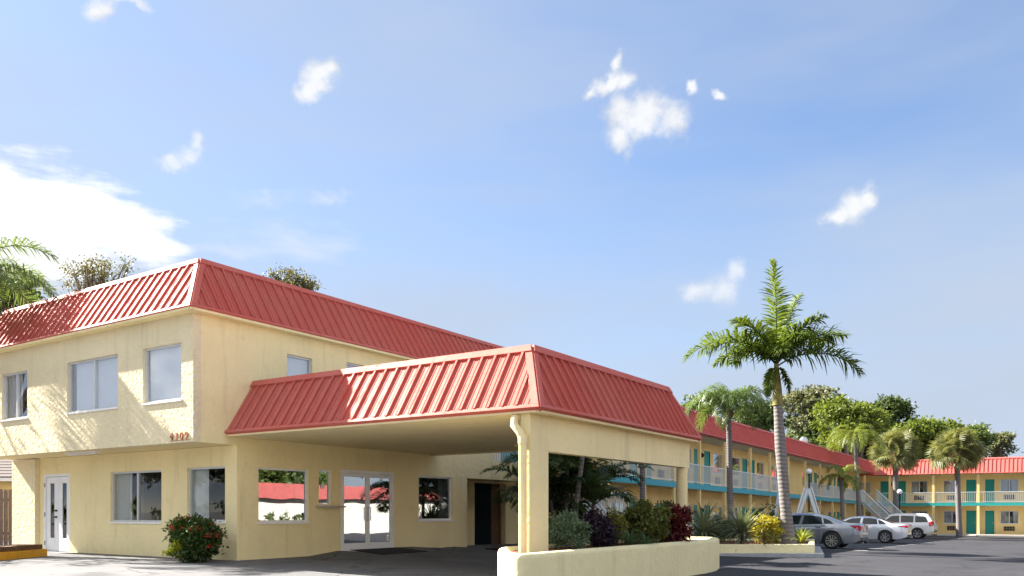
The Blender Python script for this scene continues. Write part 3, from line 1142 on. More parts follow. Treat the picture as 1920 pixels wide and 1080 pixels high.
ds = cl_(m).build('downspout', M['stucco'], cano, smooth=60)
m = MB()
m.tube([(8.17, -0.285, 2.36), (8.17, -0.285, 2.52)], 0.085, 14)
cl_(m).build('pipe_joint', M['stucco'], ds, smooth=60)
m = MB()
m.box(4.3, 7.7, 5.30, 5.42, 2.84, 2.897)
lf = cl_(m).build('soffit_light', M['soffit'], cano)
m = MB()
m.tube([(4.4, 5.36, 2.82), (7.6, 5.36, 2.82)], 0.02, 8)
cl_(m).build('light_tube', M['white'], lf)


def mat_thing(label, p0, p1, a0, a1):
    q = S((p0 + p1) / 2, (a0 + a1) / 2)
    m = MB()
    for i, (p, a) in enumerate(((p0, a0), (p1, a0), (p1, a1), (p0, a1))):
        r = S(p, a)
        m.v.append((r.x - q.x, r.y - q.y, ground_z(r.x, r.y) + 0.018))
    m.v += [(x, y, z + 0.014) for x, y, z in m.v[:4]]
    m.f = [(0, 1, 2, 3), (4, 5, 6, 7), (0, 1, 5, 4), (1, 2, 6, 5), (2, 3, 7, 6), (3, 0, 4, 7)]
    m.m = [0] * 6
    tag(m.build('doormat', M['mat'], loc=(q.x, q.y, 0)), label, 'doormat')


mat_thing('black rubber doormat in front of the glass entrance doors', 0.12, 1.25, 3.6, 5.5)
mat_thing('thin black doormat by the recessed passage, behind the planter', 0.9, 1.9, 9.6, 11.4)

# ------------------------------------------------------------------ guest room wings
def door_leaf(pl, parent, u0, u1, z0, z1, mat):
    m = MB()
    pl.box(m, u0 + 0.04, u1 - 0.04, z0, z1 - 0.04, 0.05, 0.10)
    d = m.build('door', mat, parent)
    m = MB()
    pl.box(m, u0, u0 + 0.04, z0, z1 - 0.04, 0.0, 0.10)
    pl.box(m, u1 - 0.04, u1, z0, z1 - 0.04, 0.0, 0.10)
    pl.box(m, u0, u1, z1 - 0.04, z1, 0.0, 0.10)
    m.build('door_frame', mat, d)
    m = MB()
    pl.box(m, u1 - 0.13, u1 - 0.08, z0 + 0.95, z0 + 1.02, 0.0, 0.05)
    m.build('handle', M['alu'], d)


def ac_grille(pl, parent, u0, u1, z0, z1):
    m = MB()
    pl.box(m, u0, u1, z0, z1, 0.0, 0.02)
    n = 4
    for i in range(n):
        for j in range(2):
            a = u0 + 0.04 + (u1 - u0 - 0.04) * i / n
            b = z0 + 0.04 + (z1 - z0 - 0.04) * j / 2
            pl.box(m, a, a + (u1 - u0) / n - 0.05, b, b + (z1 - z0) / 2 - 0.05, -0.002, 0.0, 1)
    m.build('air_conditioner_grille', [M['vent'], M['inside_dark']], parent)


def wing(name, label, loc, rotz, y0, y1, posts, cells, slab, eave, top, base, slope, rslope, front, eave_off, roof_hip=(False, False), post_w=0.13, gaps=(), wall_x=0.0, pick=0.125, curtain_mode=0):
    """a two storey wing: local X out of the facade, Y along it; cells lists (kind, u0, u1)"""
    root = thing(name, label, 'building', loc, rotz)
    lz = loc[2]
    up = lambda y, z: z + slope * y - lz

    def sh(m):                                  # follow the fall of the site
        return m.xf(lambda x, y, z: (x, y, z + slope * y - lz))

    def shr(m):
        return m.xf(lambda x, y, z: (x, y, z + rslope * y - lz))
    pl = Plane((wall_x, 0, 0), (0, 1, 0), (1, 0, 0))
    f1, f2 = base, slab
    holes = []
    for kind, a, b in cells:
        for f in (f1, f2):
            if kind == 'door':
                holes.append((a, b, f + 0.0, f + 2.05))
            elif kind == 'window':
                holes.append((a, b, f + 0.92, f + 2.02))
            elif kind == 'gap' and f == f1:
                holes.append((a, b, f, f + 2.2))
    m = MB()
    pl.wall(m, y0, y1, base - 0.5, eave + 0.25, holes, 0.18)
    sh(m).build('wall', M['stucco_wing'], root)
    m = MB()
    m.box(wall_x - 7.0, wall_x - 6.8, y0, y1, base - 0.5, eave + 0.2)
    m.box(wall_x - 6.79, wall_x - 0.19, y0, y0 + 0.2, base - 0.5, eave + 0.2)
    m.box(wall_x - 6.79, wall_x - 0.19, y1 - 0.2, y1, base - 0.5, eave + 0.2)
    sh(m).build('wall', M['stucco_wing'], root)
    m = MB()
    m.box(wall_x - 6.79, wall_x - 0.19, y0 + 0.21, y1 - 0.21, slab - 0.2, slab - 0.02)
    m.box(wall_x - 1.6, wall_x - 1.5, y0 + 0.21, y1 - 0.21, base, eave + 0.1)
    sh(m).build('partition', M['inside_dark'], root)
    # walkway slab with its painted edge
    m = MB()
    m.box(wall_x + 0.001, front - 0.002, y0, y1, slab - 0.20, slab)
    sh(m).build('walkway', M['soffit'], root)
    m = MB()
    m.box(front, front + 0.05, y0, y1, slab - 0.26, slab + 0.01)
    sh(m).build('fascia_board', M['teal_blue'] if name == 'long_wing' else M['teal'], root)
    for y in posts:
        for z0, z1 in ((base - 0.5, slab - 0.27), (slab + 0.012, eave - 0.02)):
            m = MB()
            m.box(front - 0.10, front + 0.045, y - post_w / 2, y + post_w / 2, z0, z1)
            sh(m).build('post', M['stucco_wing'], root)
    m = MB()
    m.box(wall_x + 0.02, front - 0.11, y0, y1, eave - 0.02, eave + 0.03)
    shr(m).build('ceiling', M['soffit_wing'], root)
    # railings bay by bay
    for a, b in zip(posts[:-1], posts[1:]):
        a, b = a + post_w / 2 + 0.01, b - post_w / 2 - 0.01
        if any(ga < (a + b) / 2 < gb for ga, gb in gaps) or b - a < 0.5:
            continue
        m = MB()
        m.box(front - 0.03, front + 0.03, a, b, slab + 0.90, slab + 0.95)
        m.box(front - 0.02, front + 0.02, a, b, slab + 0.06, slab + 0.10)
        r = sh(m).build('railing', M['rail'], root)
        m = MB()
        n = int((b - a) / pick)
        for i in range(n + 1):
            y = a + (b - a) * i / n
            m.box(front - 0.011, front + 0.011, y - 0.014, y + 0.014, slab + 0.10, slab + 0.90)
        sh(m).build('picket', M['rail'], r, kind='stuff')
    # doors, windows, grilles
    for i, (kind, a, b) in enumerate(cells):
        for f in (f1, f2):
            fz = up((a + b) / 2, f)
            if kind == 'door':
                door_leaf(pl, root, a + 0.002, b - 0.002, fz - slope * 0.0, fz + 2.047, M['teal_door'])
            elif kind == 'window':
                cur = ((0.0, 0.42), (0.62, 1.0)) if (i + (f == f2)) % 3 else ((0.0, 0.5), (0.72, 1.0))
                make_window(root, pl, a + 0.002, b - 0.002, fz + 0.922, fz + 2.016, 1 if curtain_mode else 0, M['alu'], M['glass'] if curtain_mode else M['glass_mirror'], fw=0.05, d=0.06, sill=True, curtain=cur)
                ac_grille(pl, root, a + 0.25, a + 1.1, fz + 0.28, fz + 0.70)
    for i, (kind, a, b) in enumerate(cells):
        if kind != 'door' or i % 2:
            continue
        for f in (f1, f2):
            z = up(b, f) + 1.75
            m = MB()
            m.box(wall_x + 0.001, wall_x + 0.03, b + 0.14, b + 0.26, z - 0.10, z + 0.16)
            m.hexa([(wall_x + 0.03, b + 0.15, z - 0.08), (wall_x + 0.10, b + 0.16, z - 0.10), (wall_x + 0.10, b + 0.24, z - 0.10), (wall_x + 0.03, b + 0.25, z - 0.08),
                    (wall_x + 0.03, b + 0.15, z + 0.12), (wall_x + 0.14, b + 0.14, z + 0.10), (wall_x + 0.14, b + 0.26, z + 0.10), (wall_x + 0.03, b + 0.25, z + 0.12)])
            m.build('wall_light', M['black'], root)
    rf = MB()
    rf.box(wall_x - 7.2, front - 0.75, y0, y1, top - 0.16, top - 0.08)
    roof = shr(rf).build('roof', M['deck'], root)
    hz = lambda y, z: z + rslope * y - lz
    k0 = 0.62 if roof_hip[0] else 0
    k1 = 0.62 if roof_hip[1] else 0
    mansard_face(roof, (front + eave_off, y0, hz(y0, eave)), (front + eave_off, y1, hz(y1, eave)), (front - 0.40, y0 + k0, hz(y0, top)), (front - 0.40, y1 - k1, hz(y1, top)),
                 0.31, cap=0.13, foot=0.06, hip0=bool(k0), hip1=bool(k1), joined=True, mats=(M['red_wing'], M['red_wing']), rib=(0.05, 0.05), outward=(1, 0, 0.4))
    return root


lp = [16.6, 20.0, 23.2, 26.41, 30.01, 34.27, 38.05, 42.01, 46.23, 50.34, 54.33, 58.67, 62.51, 66.5]
lc = []
for k in range(-2, 5):
    b = 31.0 + 7.9 * k
    for kind, a, c in (('door', 0, 0.95), ('window', 1.45, 2.95), ('window', 4.55, 6.05), ('door', 6.4, 7.35)):
        if 15.4 < b + a and b + c < 67.5 and not (47.5 < b + a < 49.5):
            lc.append((kind, b + a, b + c))
LW = wing('long_wing', 'long two storey yellow guest wing with turquoise walkway edge behind the tall palm', S(0, 15.5, -0.25), TH, 0.0, 55.0,
          [y - 15.5 for y in lp], [(k, a - 15.5, b - 15.5) for k, a, b in lc], 2.63, 5.02, 6.24, -0.36, -0.0111, -0.0055, 1.21, 0.24, wall_x=-0.3, gaps=[(42.5 - 15.5, 46 - 15.5)])
fp = [-0.9, 2.78, 6.34, 9.82, 13.36, 16.9, 20.4]
fc = []
for k in range(0, 3):
    b = 1.75 + 7.04 * k
    for kind, a, c in (('door', 0, 0.75), ('door', 1.46, 2.16), ('window', 2.6, 3.95), ('window', 5.25, 6.6)):
        fc.append((kind, b + a, b + c))
fc.append(('window', -0.6, 0.9))
# the far wing's local Y runs towards the car park (site p), its local X towards the street (site -a)
# the far wing's local X runs towards the street (site -a), its local Y is the site's p
FW = wing('far_wing', 'far two storey yellow guest wing with coral roof and paired teal doors', S(0, 69.5, -0.8), TH - math.pi / 2,
          -8.0, 21.0, fp, fc, 1.95, 4.53, 5.86, -0.78, 0.0, -0.003, 0.0, 0.24, wall_x=-1.4, post_w=0.2, curtain_mode=1, pick=0.14)
# pavement in front of the far wing and a pale kerb island
def slab_pa(name, pts, z0, z1, mat, **props):
    m = MB()
    m.prism([S(p, a, z0) for p, a in pts], (0, 0, z1 - z0))
    return m.build(name, mat, **props)


slab_pa('pavement', [(-6, 68.2), (20.6, 68.2), (20.6, 69.44), (-6, 69.44)], -1.4, -0.78, M['concrete'], kind='structure')
slab_pa('kerb_island', [(6.4, 64.4), (9.4, 64.0), (10.0, 65.0), (9.8, 68.15), (6.2, 68.15)], -1.4, -0.76, M['concrete'], kind='structure')


# ------------------------------------------------------------------ stairs, fences, lamps
def rail_run(m, A, B, h, n, t=0.03, base=0.08, wide=0.06):
    """a picket railing from A to B (points on the floor), top rail and pickets in one builder"""
    A, B = Vector(A), Vector(B)
    e = (B - A)
    f = Vector((e.x, e.y, 0)).normalized()
    s = Vector((-f.y, f.x, 0)) * t
    U = Vector((0, 0, 1))
    for z0, z1, k in ((h - wide, h, 1.3), (base, base + 0.05, 1.0)):
        m.hexa([A - s * k + U * z0, B - s * k + U * z0, B + s * k + U * z0, A + s * k + U * z0, A - s * k + U * z1, B - s * k + U * z1, B + s * k + U * z1, A + s * k + U * z1])
    for i in range(n + 1):
        q = A + e * (i / n)
        m.box(q.x - 0.014, q.x + 0.014, q.y - 0.014, q.y + 0.014, q.z + base, q.z + h - wide)


def straight_stair(label, top_p, top_a, top_z, dp, da, run, n, bot_z, width=1.2, landing=None):
    """steps going down from (top_p, top_a) in the direction (dp, da) of the site frame, with white picket railings"""
    q = S(top_p, top_a, bot_z)
    st = thing('staircase', label, 'staircase', q)
    d = Vector((n1[0] * dp + u1[0] * da, n1[1] * dp + u1[1] * da, 0)).normalized()
    s = Vector((-d.y, d.x, 0)) * width / 2
    H = top_z - bot_z
    for i in range(n):
        r0, r1 = d * run * i / n, d * run * (i + 1) / n
        z = H * (1 - (i + 0.5) / n)
        m = MB()
        m.hexa([r0 - s + Vector((0, 0, z - 0.06)), r1 - s + Vector((0, 0, z - 0.06)), r1 + s + Vector((0, 0, z - 0.06)), r0 + s + Vector((0, 0, z - 0.06)),
                r0 - s + Vector((0, 0, z)), r1 - s + Vector((0, 0, z)), r1 + s + Vector((0, 0, z)), r0 + s + Vector((0, 0, z))])
        m.build('step', M['concrete'], st)
    for e in (-1.05, 1.05):
        a, b = s * e + Vector((0, 0, H)), d * run + s * e
        m = MB()
        m.hexa([a + Vector((0, 0, -0.30)), b + Vector((0, 0, -0.0)), b + s.normalized() * 0.05, a + s.normalized() * 0.05 + Vector((0, 0, -0.30)),
                a, b + Vector((0, 0, 0.30)), b + s.normalized() * 0.05 + Vector((0, 0, 0.30)), a + s.normalized() * 0.05])
        m.build('stringer', M['rail'], st)
        m = MB()
        rail_run(m, a, b, 0.95, int(run / 0.13))
        m.build('railing', M['rail'], st)
    if landing:
        l0, lz = landing
        c = d * run
        m = MB()
        e = d * l0
        m.hexa([c - s + Vector((0, 0, -0.15)), c + e - s + Vector((0, 0, -0.15)), c + e + s + Vector((0, 0, -0.15)), c + s + Vector((0, 0, -0.15)), c - s, c + e - s, c + e + s, c + s])
        m.build('landing', M['concrete'], st)
        m = MB()
        rail_run(m, c - s * 1.04, c + e - s * 1.04, 0.98, int(l0 / 0.15), wide=0.14)
        rail_run(m, c + s * 1.04, c + e + s * 1.04, 0.98, int(l0 / 0.15), wide=0.14)
        rail_run(m, c + e - s * 1.04, c + e + s * 1.04, 0.98, int(width / 0.15), wide=0.14)
        m.build('railing', M['rail'], st)
        m = MB()
        for k in (0.1, 0.9):
            q2 = c + e * k
            for sg in (-0.9, 0.9):
                r = q2 + s * sg
                m.box(r.x - 0.06, r.x + 0.06, r.y - 0.06, r.y + 0.06, -lz, -0.15)
        m.build('post', M['rail'], st)
    return st


# white stair in the courtyard seen through the canopy opening
x0, Y0 = at(1128, 28.5), 28.5
x1, Y1 = at(1163, 30.0), 30.0
pA, aA = pa(x0, Y0)
pB, aB = pa(x1, Y1)
straight_stair('white railed stair with landing seen under the canopy beam, behind the planter shrubs', pA - 1.1, aA - 1.1, 2.55, pB - pA, aB - aA, 2.9, 9, 0.92, 1.1, (2.1, 1.3))
# far stair in the inner corner
p0, a0_ = pa(at(1630, 66.5), 66.5)
p1_, a1_ = pa(at(1672, 63.5), 63.5)
straight_stair('pale railed stair going up to the walkway in the corner of the two wings', p0, a0_, 2.0, p1_ - p0, a1_ - a0_, 4.2, 12, -0.3, 1.2)
def picket_fence(label, A, B, h, n):
    A = Vector(A); B = Vector(B)
    f = thing('picket_fence', label, 'fence', A)
    e = B - A
    d = e.normalized()
    s = Vector((-d.y, d.x, 0)) * 0.02
    m = MB()
    for z0, z1 in ((h - 0.10, h), (0.1, 0.18)):
        m.hexa([-s + Vector((0, 0, z0)), e - s + Vector((0, 0, z0)), e + s + Vector((0, 0, z0)), s + Vector((0, 0, z0)),
                -s + Vector((0, 0, z1)), e - s + Vector((0, 0, z1)), e + s + Vector((0, 0, z1)), s + Vector((0, 0, z1))])
    m.build('rail', M['white'], f)
    pm = MB()
    pm.box(-0.03, 0.03, -0.012, 0.012, 0.02, h - 0.1)
    me = pm.mesh('picket', M['white'])
    for i in range(n + 1):
        q = e * (i / n) - s * 1.7
        link('picket', me, f, q, math.atan2(d.y, d.x))
    return f


picket_fence('low white picket fence behind the white estate car, below the far stair', (at(1664, 61.5), 61.5, -0.85), (at(1709, 62.5), 62.5, -0.85), 1.42, 12)


def lamp(label, px, Y, zb, zt, r=0.17, pr=0.045, col='black', cat='street lamp'):
    l = thing('lamp_post', label, cat, (at(px, Y), Y, zb), group=None)
    m = MB()
    h = zt - zb
    m.lathe([(0.0, 0), (pr * 2.2, 0), (pr * 2.2, 0.05), (pr * 1.5, 0.12), (pr * 1.2, 0.5), (pr, 0.6), (pr, h - r - 0.08), (pr * 1.7, h - r - 0.05), (pr * 1.7, h - r + 0.02), (0, h - r + 0.02)], 12)
    m.build('pole', M[col], l, smooth=50)
    m = MB()
    pr_ = [(max(0.0005, r * math.sin(math.pi * i / 12)), h - r * math.cos(math.pi * i / 12) + 0.0) for i in range(13)]
    m.lathe(pr_, 20)
    m.build('globe', M['globe'], l, smooth=180)
    return l


def gz(px, Y):
    return ground_z(at(px, Y), Y)


lamp('tall black lamp post with white globe in front of the white triangular stair side', 1517, 50, gz(1517, 50), zat(884, 50) , 0.17)
lamp('black lamp post with white globe behind the white estate car, beside the fan palm', 1687, 64, gz(1687, 64), zat(922, 64), 0.19)
lamp('stout grey lamp post with white globe top seen under the canopy beam', 1205, 30, gz(1205, 30), zat(864, 30), 0.19, 0.10, 'grey_trunk')

# white triangular stair side with dark steps
A = Vector((at(1514.5, 48.5), 48.5, gz(1515, 48.5)))
af = thing('stair_hood', 'white triangular stair enclosure with dark blue steps between the tall palm and the lamp post', 'staircase', A)
def slope_slab(parent, name, x0, z0, x1, z1, w, y0, y1, mat):
    d = Vector((x1 - x0, 0, z1 - z0)).normalized()
    nn = Vector((-d.z, 0, d.x)) * w / 2
    a, b = Vector((x0, 0, z0)), Vector((x1, 0, z1))
    m = MB()
    m.hexa([a - nn + Vector((0, y0, 0)), b - nn + Vector((0, y0, 0)), b - nn + Vector((0, y1, 0)), a - nn + Vector((0, y1, 0)),
            a + nn + Vector((0, y0, 0)), b + nn + Vector((0, y0, 0)), b + nn + Vector((0, y1, 0)), a + nn + Vector((0, y1, 0))])
    return m.build(name, mat, parent)


zt = zat(915, 48.5) - A.z
slope_slab(af, 'side_panel', -0.03, zt - 0.05, -0.84, 0.45, 0.17, -0.06, 0.06, M['rail'])
slope_slab(af, 'side_panel', 0.03, zt - 0.05, 0.84, 0.45, 0.19, -0.05, 0.07, M['rail'])
slope_slab(af, 'hand_rail', -0.20, zt + 0.02, -0.98, 0.5, 0.05, -0.09, 0.09, M['white'])
slope_slab(af, 'hand_rail', 0.20, zt + 0.02, 0.98, 0.5, 0.05, -0.09, 0.09, M['white'])
slope_slab(af, 'side_panel', -1.15, zt + 0.3, -0.62, 1.1, 0.20, 0.8, 0.9, M['rail'])
slope_slab(af, 'side_panel', -1.25, zt + 0.3, -1.75, 1.1, 0.20, 0.8, 0.9, M['rail'])
m = MB()
m.box(-0.55, 0.62, 0.9, 1.0, 0.0, 1.15)
m.build('back_panel', M['rail'], af)
for k in range(6):
    m = MB()
    m.box(-1.55, -0.62, 0.25 + 0.16 * k, 0.44 + 0.16 * k, 0.20 + 0.17 * k, 0.36 + 0.17 * k)
    m.build('step', M['navy'], af)
# stepped yellow pier in front of it
q = Vector((at(1519, 47), 47, gz(1519, 47)))
sp = thing('stepped_pier', 'small stepped yellow masonry pier with an opening under the lamp post', 'pier', q)
m = MB()
pw, ph = 0.30, 1.62
PLN = Plane((0, 0, 0), (1, 0, 0), (0, -1, 0))
PLN.wall(m, -0.30, 0.30, 0, ph - 0.42, [(-0.12, 0.12, ph - 0.9, ph - 0.62)], 0.3)
m.box(-0.22, 0.22, 0.0, 0.3, ph - 0.419, ph - 0.2)
m.box(-0.16, 0.16, 0.0, 0.3, ph - 0.199, ph)
m.box(-0.25, 0.25, 0.301, 0.32, 0.1, ph - 0.45)
m.build('pier_body', M['stucco_wing'], sp)

# satellite dish on the long roof
q = S(0.6, 48.3, 5.72)
sd = thing('satellite_dish', 'small pale satellite dish standing on the long red roof', 'satellite dish', q)
m = MB()
m.tube([(0, 0, 0), (0, 0, 0.35)], 0.03, 8)
m.build('mast', M['alu'], sd)
m = MB()
m.lathe([(0.005, 0.0), (0.12, 0.02), (0.22, 0.06), (0.30, 0.11), (0.31, 0.10), (0.22, 0.045), (0.12, 0.005), (0.005, -0.015)], 20, axis='Y', loc=(0, 0, 0.5))
d = m.build('dish', M['rail'], sd, smooth=60)

# ------------------------------------------------------------------ far left: kerb beam, fence, neighbour
q = Vector((-12.1, 19.7, 0))
kb = thing('kerb_beam', 'low yellow painted kerb beam topped with a brown plank near the white street door', 'kerb', q)
m = MB()
m.box(-0.55, 0.12, -3.2, 1.75, 0.0, 0.20)
m.build('painted_beam', M['yellow'], kb)
m = MB()
m.box(-0.60, 0.02, -3.2, 1.70, 0.205, 0.32)
m.build('plank', M['wood_brown'], kb)
fn = thing('wood_fence', 'weathered vertical board fence at the far left under the overhang', 'fence', (at(30, 27.5), 27.5, 0))
pm = MB()
pm.prism([(-0.068, 0, 0), (0.068, 0, 0), (0.068, 0, 1.86), (0.04, 0, 1.9), (-0.04, 0, 1.9), (-0.068, 0, 1.86)], (0, 0.022, 0))
pms = pm.mesh('board', M['wood_grey'])
for k in range(26):
    link('board', pms, fn, (-0.145 * k - 0.02, random.uniform(-0.006, 0.006) - 0.03 * k, random.uniform(-0.05, 0.03)), random.uniform(-0.02, 0.02))
m = MB()
for z in (0.4, 1.5):
    m.hexa([(-3.8, -0.72, z), (0, 0.03, z), (0, 0.08, z), (-3.8, -0.67, z), (-3.8, -0.72, z + 0.09), (0, 0.03, z + 0.09), (0, 0.08, z + 0.09), (-3.8, -0.67, z + 0.09)])
m.build('rail', M['wood_grey'], fn)
nh = thing('neighbour_house', 'low neighbouring house with dark shingle roof and white fascia behind the board fence', 'house', (-22, 36.5, 0))
m = MB()
m.box(-5, 5.4, 0, 6, 0, 2.62)
m.build('wall', M['stucco_wing'], nh)
m = MB()
m.box(-5.6, 6.0, -0.62, -0.58, 2.48, 2.63)
m.build('fascia_board', M['white'], nh)
m = MB()
m.hexa([(-5.6, -0.6, 2.64), (6.0, -0.6, 2.64), (6.0, 6.6, 2.64), (-5.6, 6.6, 2.64), (-5.2, 2.9, 3.75), (5.6, 2.9, 3.75), (5.6, 3.1, 3.75), (-5.2, 3.1, 3.75)])
nr = m.build('roof', M['shingle'], nh)
for r in range(7):                                       # courses of shingles on the slope towards the car park
    z0 = 2.64 + r * 0.158
    y = -0.6 + r * 0.5
    m = MB()
    m.hexa([(-5.55, y - 0.03, z0 + 0.012), (5.95, y - 0.03, z0 + 0.012), (5.95, y + 0.5, z0 + 0.175), (-5.55, y + 0.5, z0 + 0.175),
            (-5.55, y - 0.03, z0 + 0.045), (5.95, y - 0.03, z0 + 0.045), (5.95, y + 0.5, z0 + 0.185), (-5.55, y + 0.5, z0 + 0.185)])
    m.build('shingle_course', M['shingle'], nr)

# ------------------------------------------------------------------ planters
def smooth_poly(pts, r=0.25, n=5):
    out = []
    k = len(pts)
    for i in range(k):
        a, b, c = (Vector((*pts[(i + j) % k], 0)) for j in (-1, 0, 1))
        rr = min(r, (a - b).length * 0.45, (c - b).length * 0.45)
        q0 = b + (a - b).normalized() * rr
        q1 = b + (c - b).normalized() * rr
        for j in range(n + 1):
            t = j / n
            out.append((q0 * (1 - t) ** 2 + b * 2 * t * (1 - t) + q1 * t * t).xy)
    return out


def inset(pts, d):
    out = []
    k = len(pts)
    ar = sum(pts[i][0] * pts[(i + 1) % k][1] - pts[(i + 1) % k][0] * pts[i][1] for i in range(k))
    sg = 1 if ar > 0 else -1
    for i in range(k):
        a, b, c = (Vector((*pts[(i + j) % k], 0)) for j in (-1, 0, 1))
        t = ((c - b).normalized() + (b - a).normalized())
        t = t.normalized() if t.length > 1e-6 else (c - b).normalized()
        nn = Vector((-t.y, t.x, 0)) * sg
        out.append((b + nn * d).xy)
    return out


def planter(name, label, pts, zb, zt, wall, soil_mat, edge=0.05, rad=0.3):
    """a low walled bed; pts is its outline in the world, walls rounded at the top edge"""
    c = sum((Vector((*p, 0)) for p in pts), Vector()) / len(pts)
    pl = thing(name, label, 'planter', (c.x, c.y, zb))
    base = smooth_poly([(p[0] - c.x, p[1] - c.y) for p in pts], rad)
    H = zt - zb
    rings = [(0.0, 0.0), (0.0, H - edge)]
    for i in range(1, 5):
        t = math.pi / 2 * i / 4
        rings.append((edge * (1 - math.cos(t)), H - edge + edge * math.sin(t)))
    rings += [(wall - edge, H), (wall, H - edge), (wall, H - 0.25)]
    m = MB()
    n = len(base)
    vs, fs = [], []
    for d, z in rings:
        vs += [(q[0], q[1], z) for q in inset(base, d)]
    for i in range(len(rings) - 1):
        fs += [(i * n + j, i * n + (j + 1) % n, (i + 1) * n + (j + 1) % n, (i + 1) * n + j) for j in range(n)]
    m.add(vs, fs)
    m.build('wall', M['stucco_low'], pl, smooth=40)
    m = MB()
    m.add([(q[0], q[1], H - 0.07) for q in inset(base, wall - 0.01)], [tuple(range(n))])
    m.build('soil', soil_mat, pl)
    return pl


P1 = [S(9.2, -2.0).xy, S(9.2, 6.5).xy, S(8.75, 8.3).xy, S(7.3, 8.3).xy, S(7.3, 0.15).xy, S(8.62, -1.6).xy]
P1 = [tuple(q) for q in P1]
planter('canopy_planter', 'long pale yellow stucco planter with rounded top under the canopy columns', P1, -0.75, 0.50, 0.24, M['mulch'], 0.09, 0.60)
P2 = [(5.0, 27.0), (9.9, 27.2), (11.85, 32.6), (6.4, 33.0)]
planter('palm_planter', 'low yellow walled bed holding the tall palm and two spiky plants', P2, -0.45, 0.095, 0.2, M['mulch'], 0.03, 0.12)
kq = inset([(p[0], p[1]) for p in P2], -0.35)
m = MB()
o_ = smooth_poly([tuple(q) for q in kq], 0.15)
i_ = smooth_poly(P2, 0.12)
k = len(o_)
zz = -0.19
vs = [(q[0], q[1], -0.7) for q in o_] + [(q[0], q[1], zz - 0.03) for q in o_] + [(q[0] * 0.94 + i_[j][0] * 0.06, q[1] * 0.94 + i_[j][1] * 0.06, zz) for j, q in enumerate(o_)] + [(q[0], q[1], zz) for q in i_]
fs = [(r * k + j, r * k + (j + 1) % k, (r + 1) * k + (j + 1) % k, (r + 1) * k + j) for r in range(3) for j in range(k)]
m.add(vs, fs)
m.build('kerb', M['kerb'], smooth=40, kind='structure')
slab_pa('planting_bed', [(1.0, 8.6), (5.6, 8.9), (5.6, 14.2), (1.0, 14.2)], -0.6, 0.02, M['soil'], kind='structure')


# ------------------------------------------------------------------ foliage
def unit(v):
    return v / np.maximum(1e-9, np.linalg.norm(v, axis=-1, keepdims=True))


def leaves(c, d, nrm, ln, wd, bend=0.0):
    """pointed leaves as one four-cornered face each: base, side, tip, side"""
    s = unit(np.cross(d, nrm))
    ln = np.broadcast_to(np.asarray(ln, float), (len(c),))[:, None]
    wd = np.broadcast_to(np.asarray(wd, float), (len(c),))[:, None]
    m = c + d * ln * 0.45
    v = np.stack([c, m + s * wd / 2, c + d * ln - nrm * ln * bend, m - s * wd / 2], axis=1)
    return v.reshape(-1, 3)


def crown_verts(blobs, ncl, per, rc, ln, wd, shell=0.55, low=-0.35, seed=0):
    """leaf clumps spread over the shells of several lobes (centre, radii); returns verts, a random value per leaf, clump centres"""
    r = np.random.default_rng(seed)
    w = np.array([b[1][0] * b[1][1] + b[1][2] * b[1][0] for b in blobs])
    pick = r.choice(len(blobs), ncl, p=w / w.sum())
    dirs = unit(r.normal(size=(ncl, 3)))
    dirs[:, 2] = np.where(dirs[:, 2] < low, -dirs[:, 2], dirs[:, 2])
    rad = shell + (1 - shell) * r.random(ncl) ** 0.5
    cen = np.array([blobs[i][0] for i in pick]) + dirs * rad[:, None] * np.array([blobs[i][1] for i in pick])
    size = rc * r.uniform(0.6, 1.35, ncl)
    c = np.repeat(cen, per, axis=0) + r.normal(size=(ncl * per, 3)) * np.repeat(size, per)[:, None] * np.array([1, 1, 0.62]) * 0.55
    out = np.repeat(dirs, per, axis=0)
    d = unit(r.normal(size=c.shape) + out * 0.6 + np.array([0, 0, -0.25]))
    nr = unit(r.normal(size=c.shape) * 0.7 + np.array([0, 0, 0.8]) + out * 0.4)
    v = leaves(c, d, nr, ln * r.uniform(0.6, 1.3, len(c)), wd * r.uniform(0.7, 1.2, len(c)), 0.12)
    rnd = np.clip(np.repeat(r.random(ncl), per) * 0.6 + r.random(len(c)) * 0.4, 0, 1)
    return v, rnd, cen


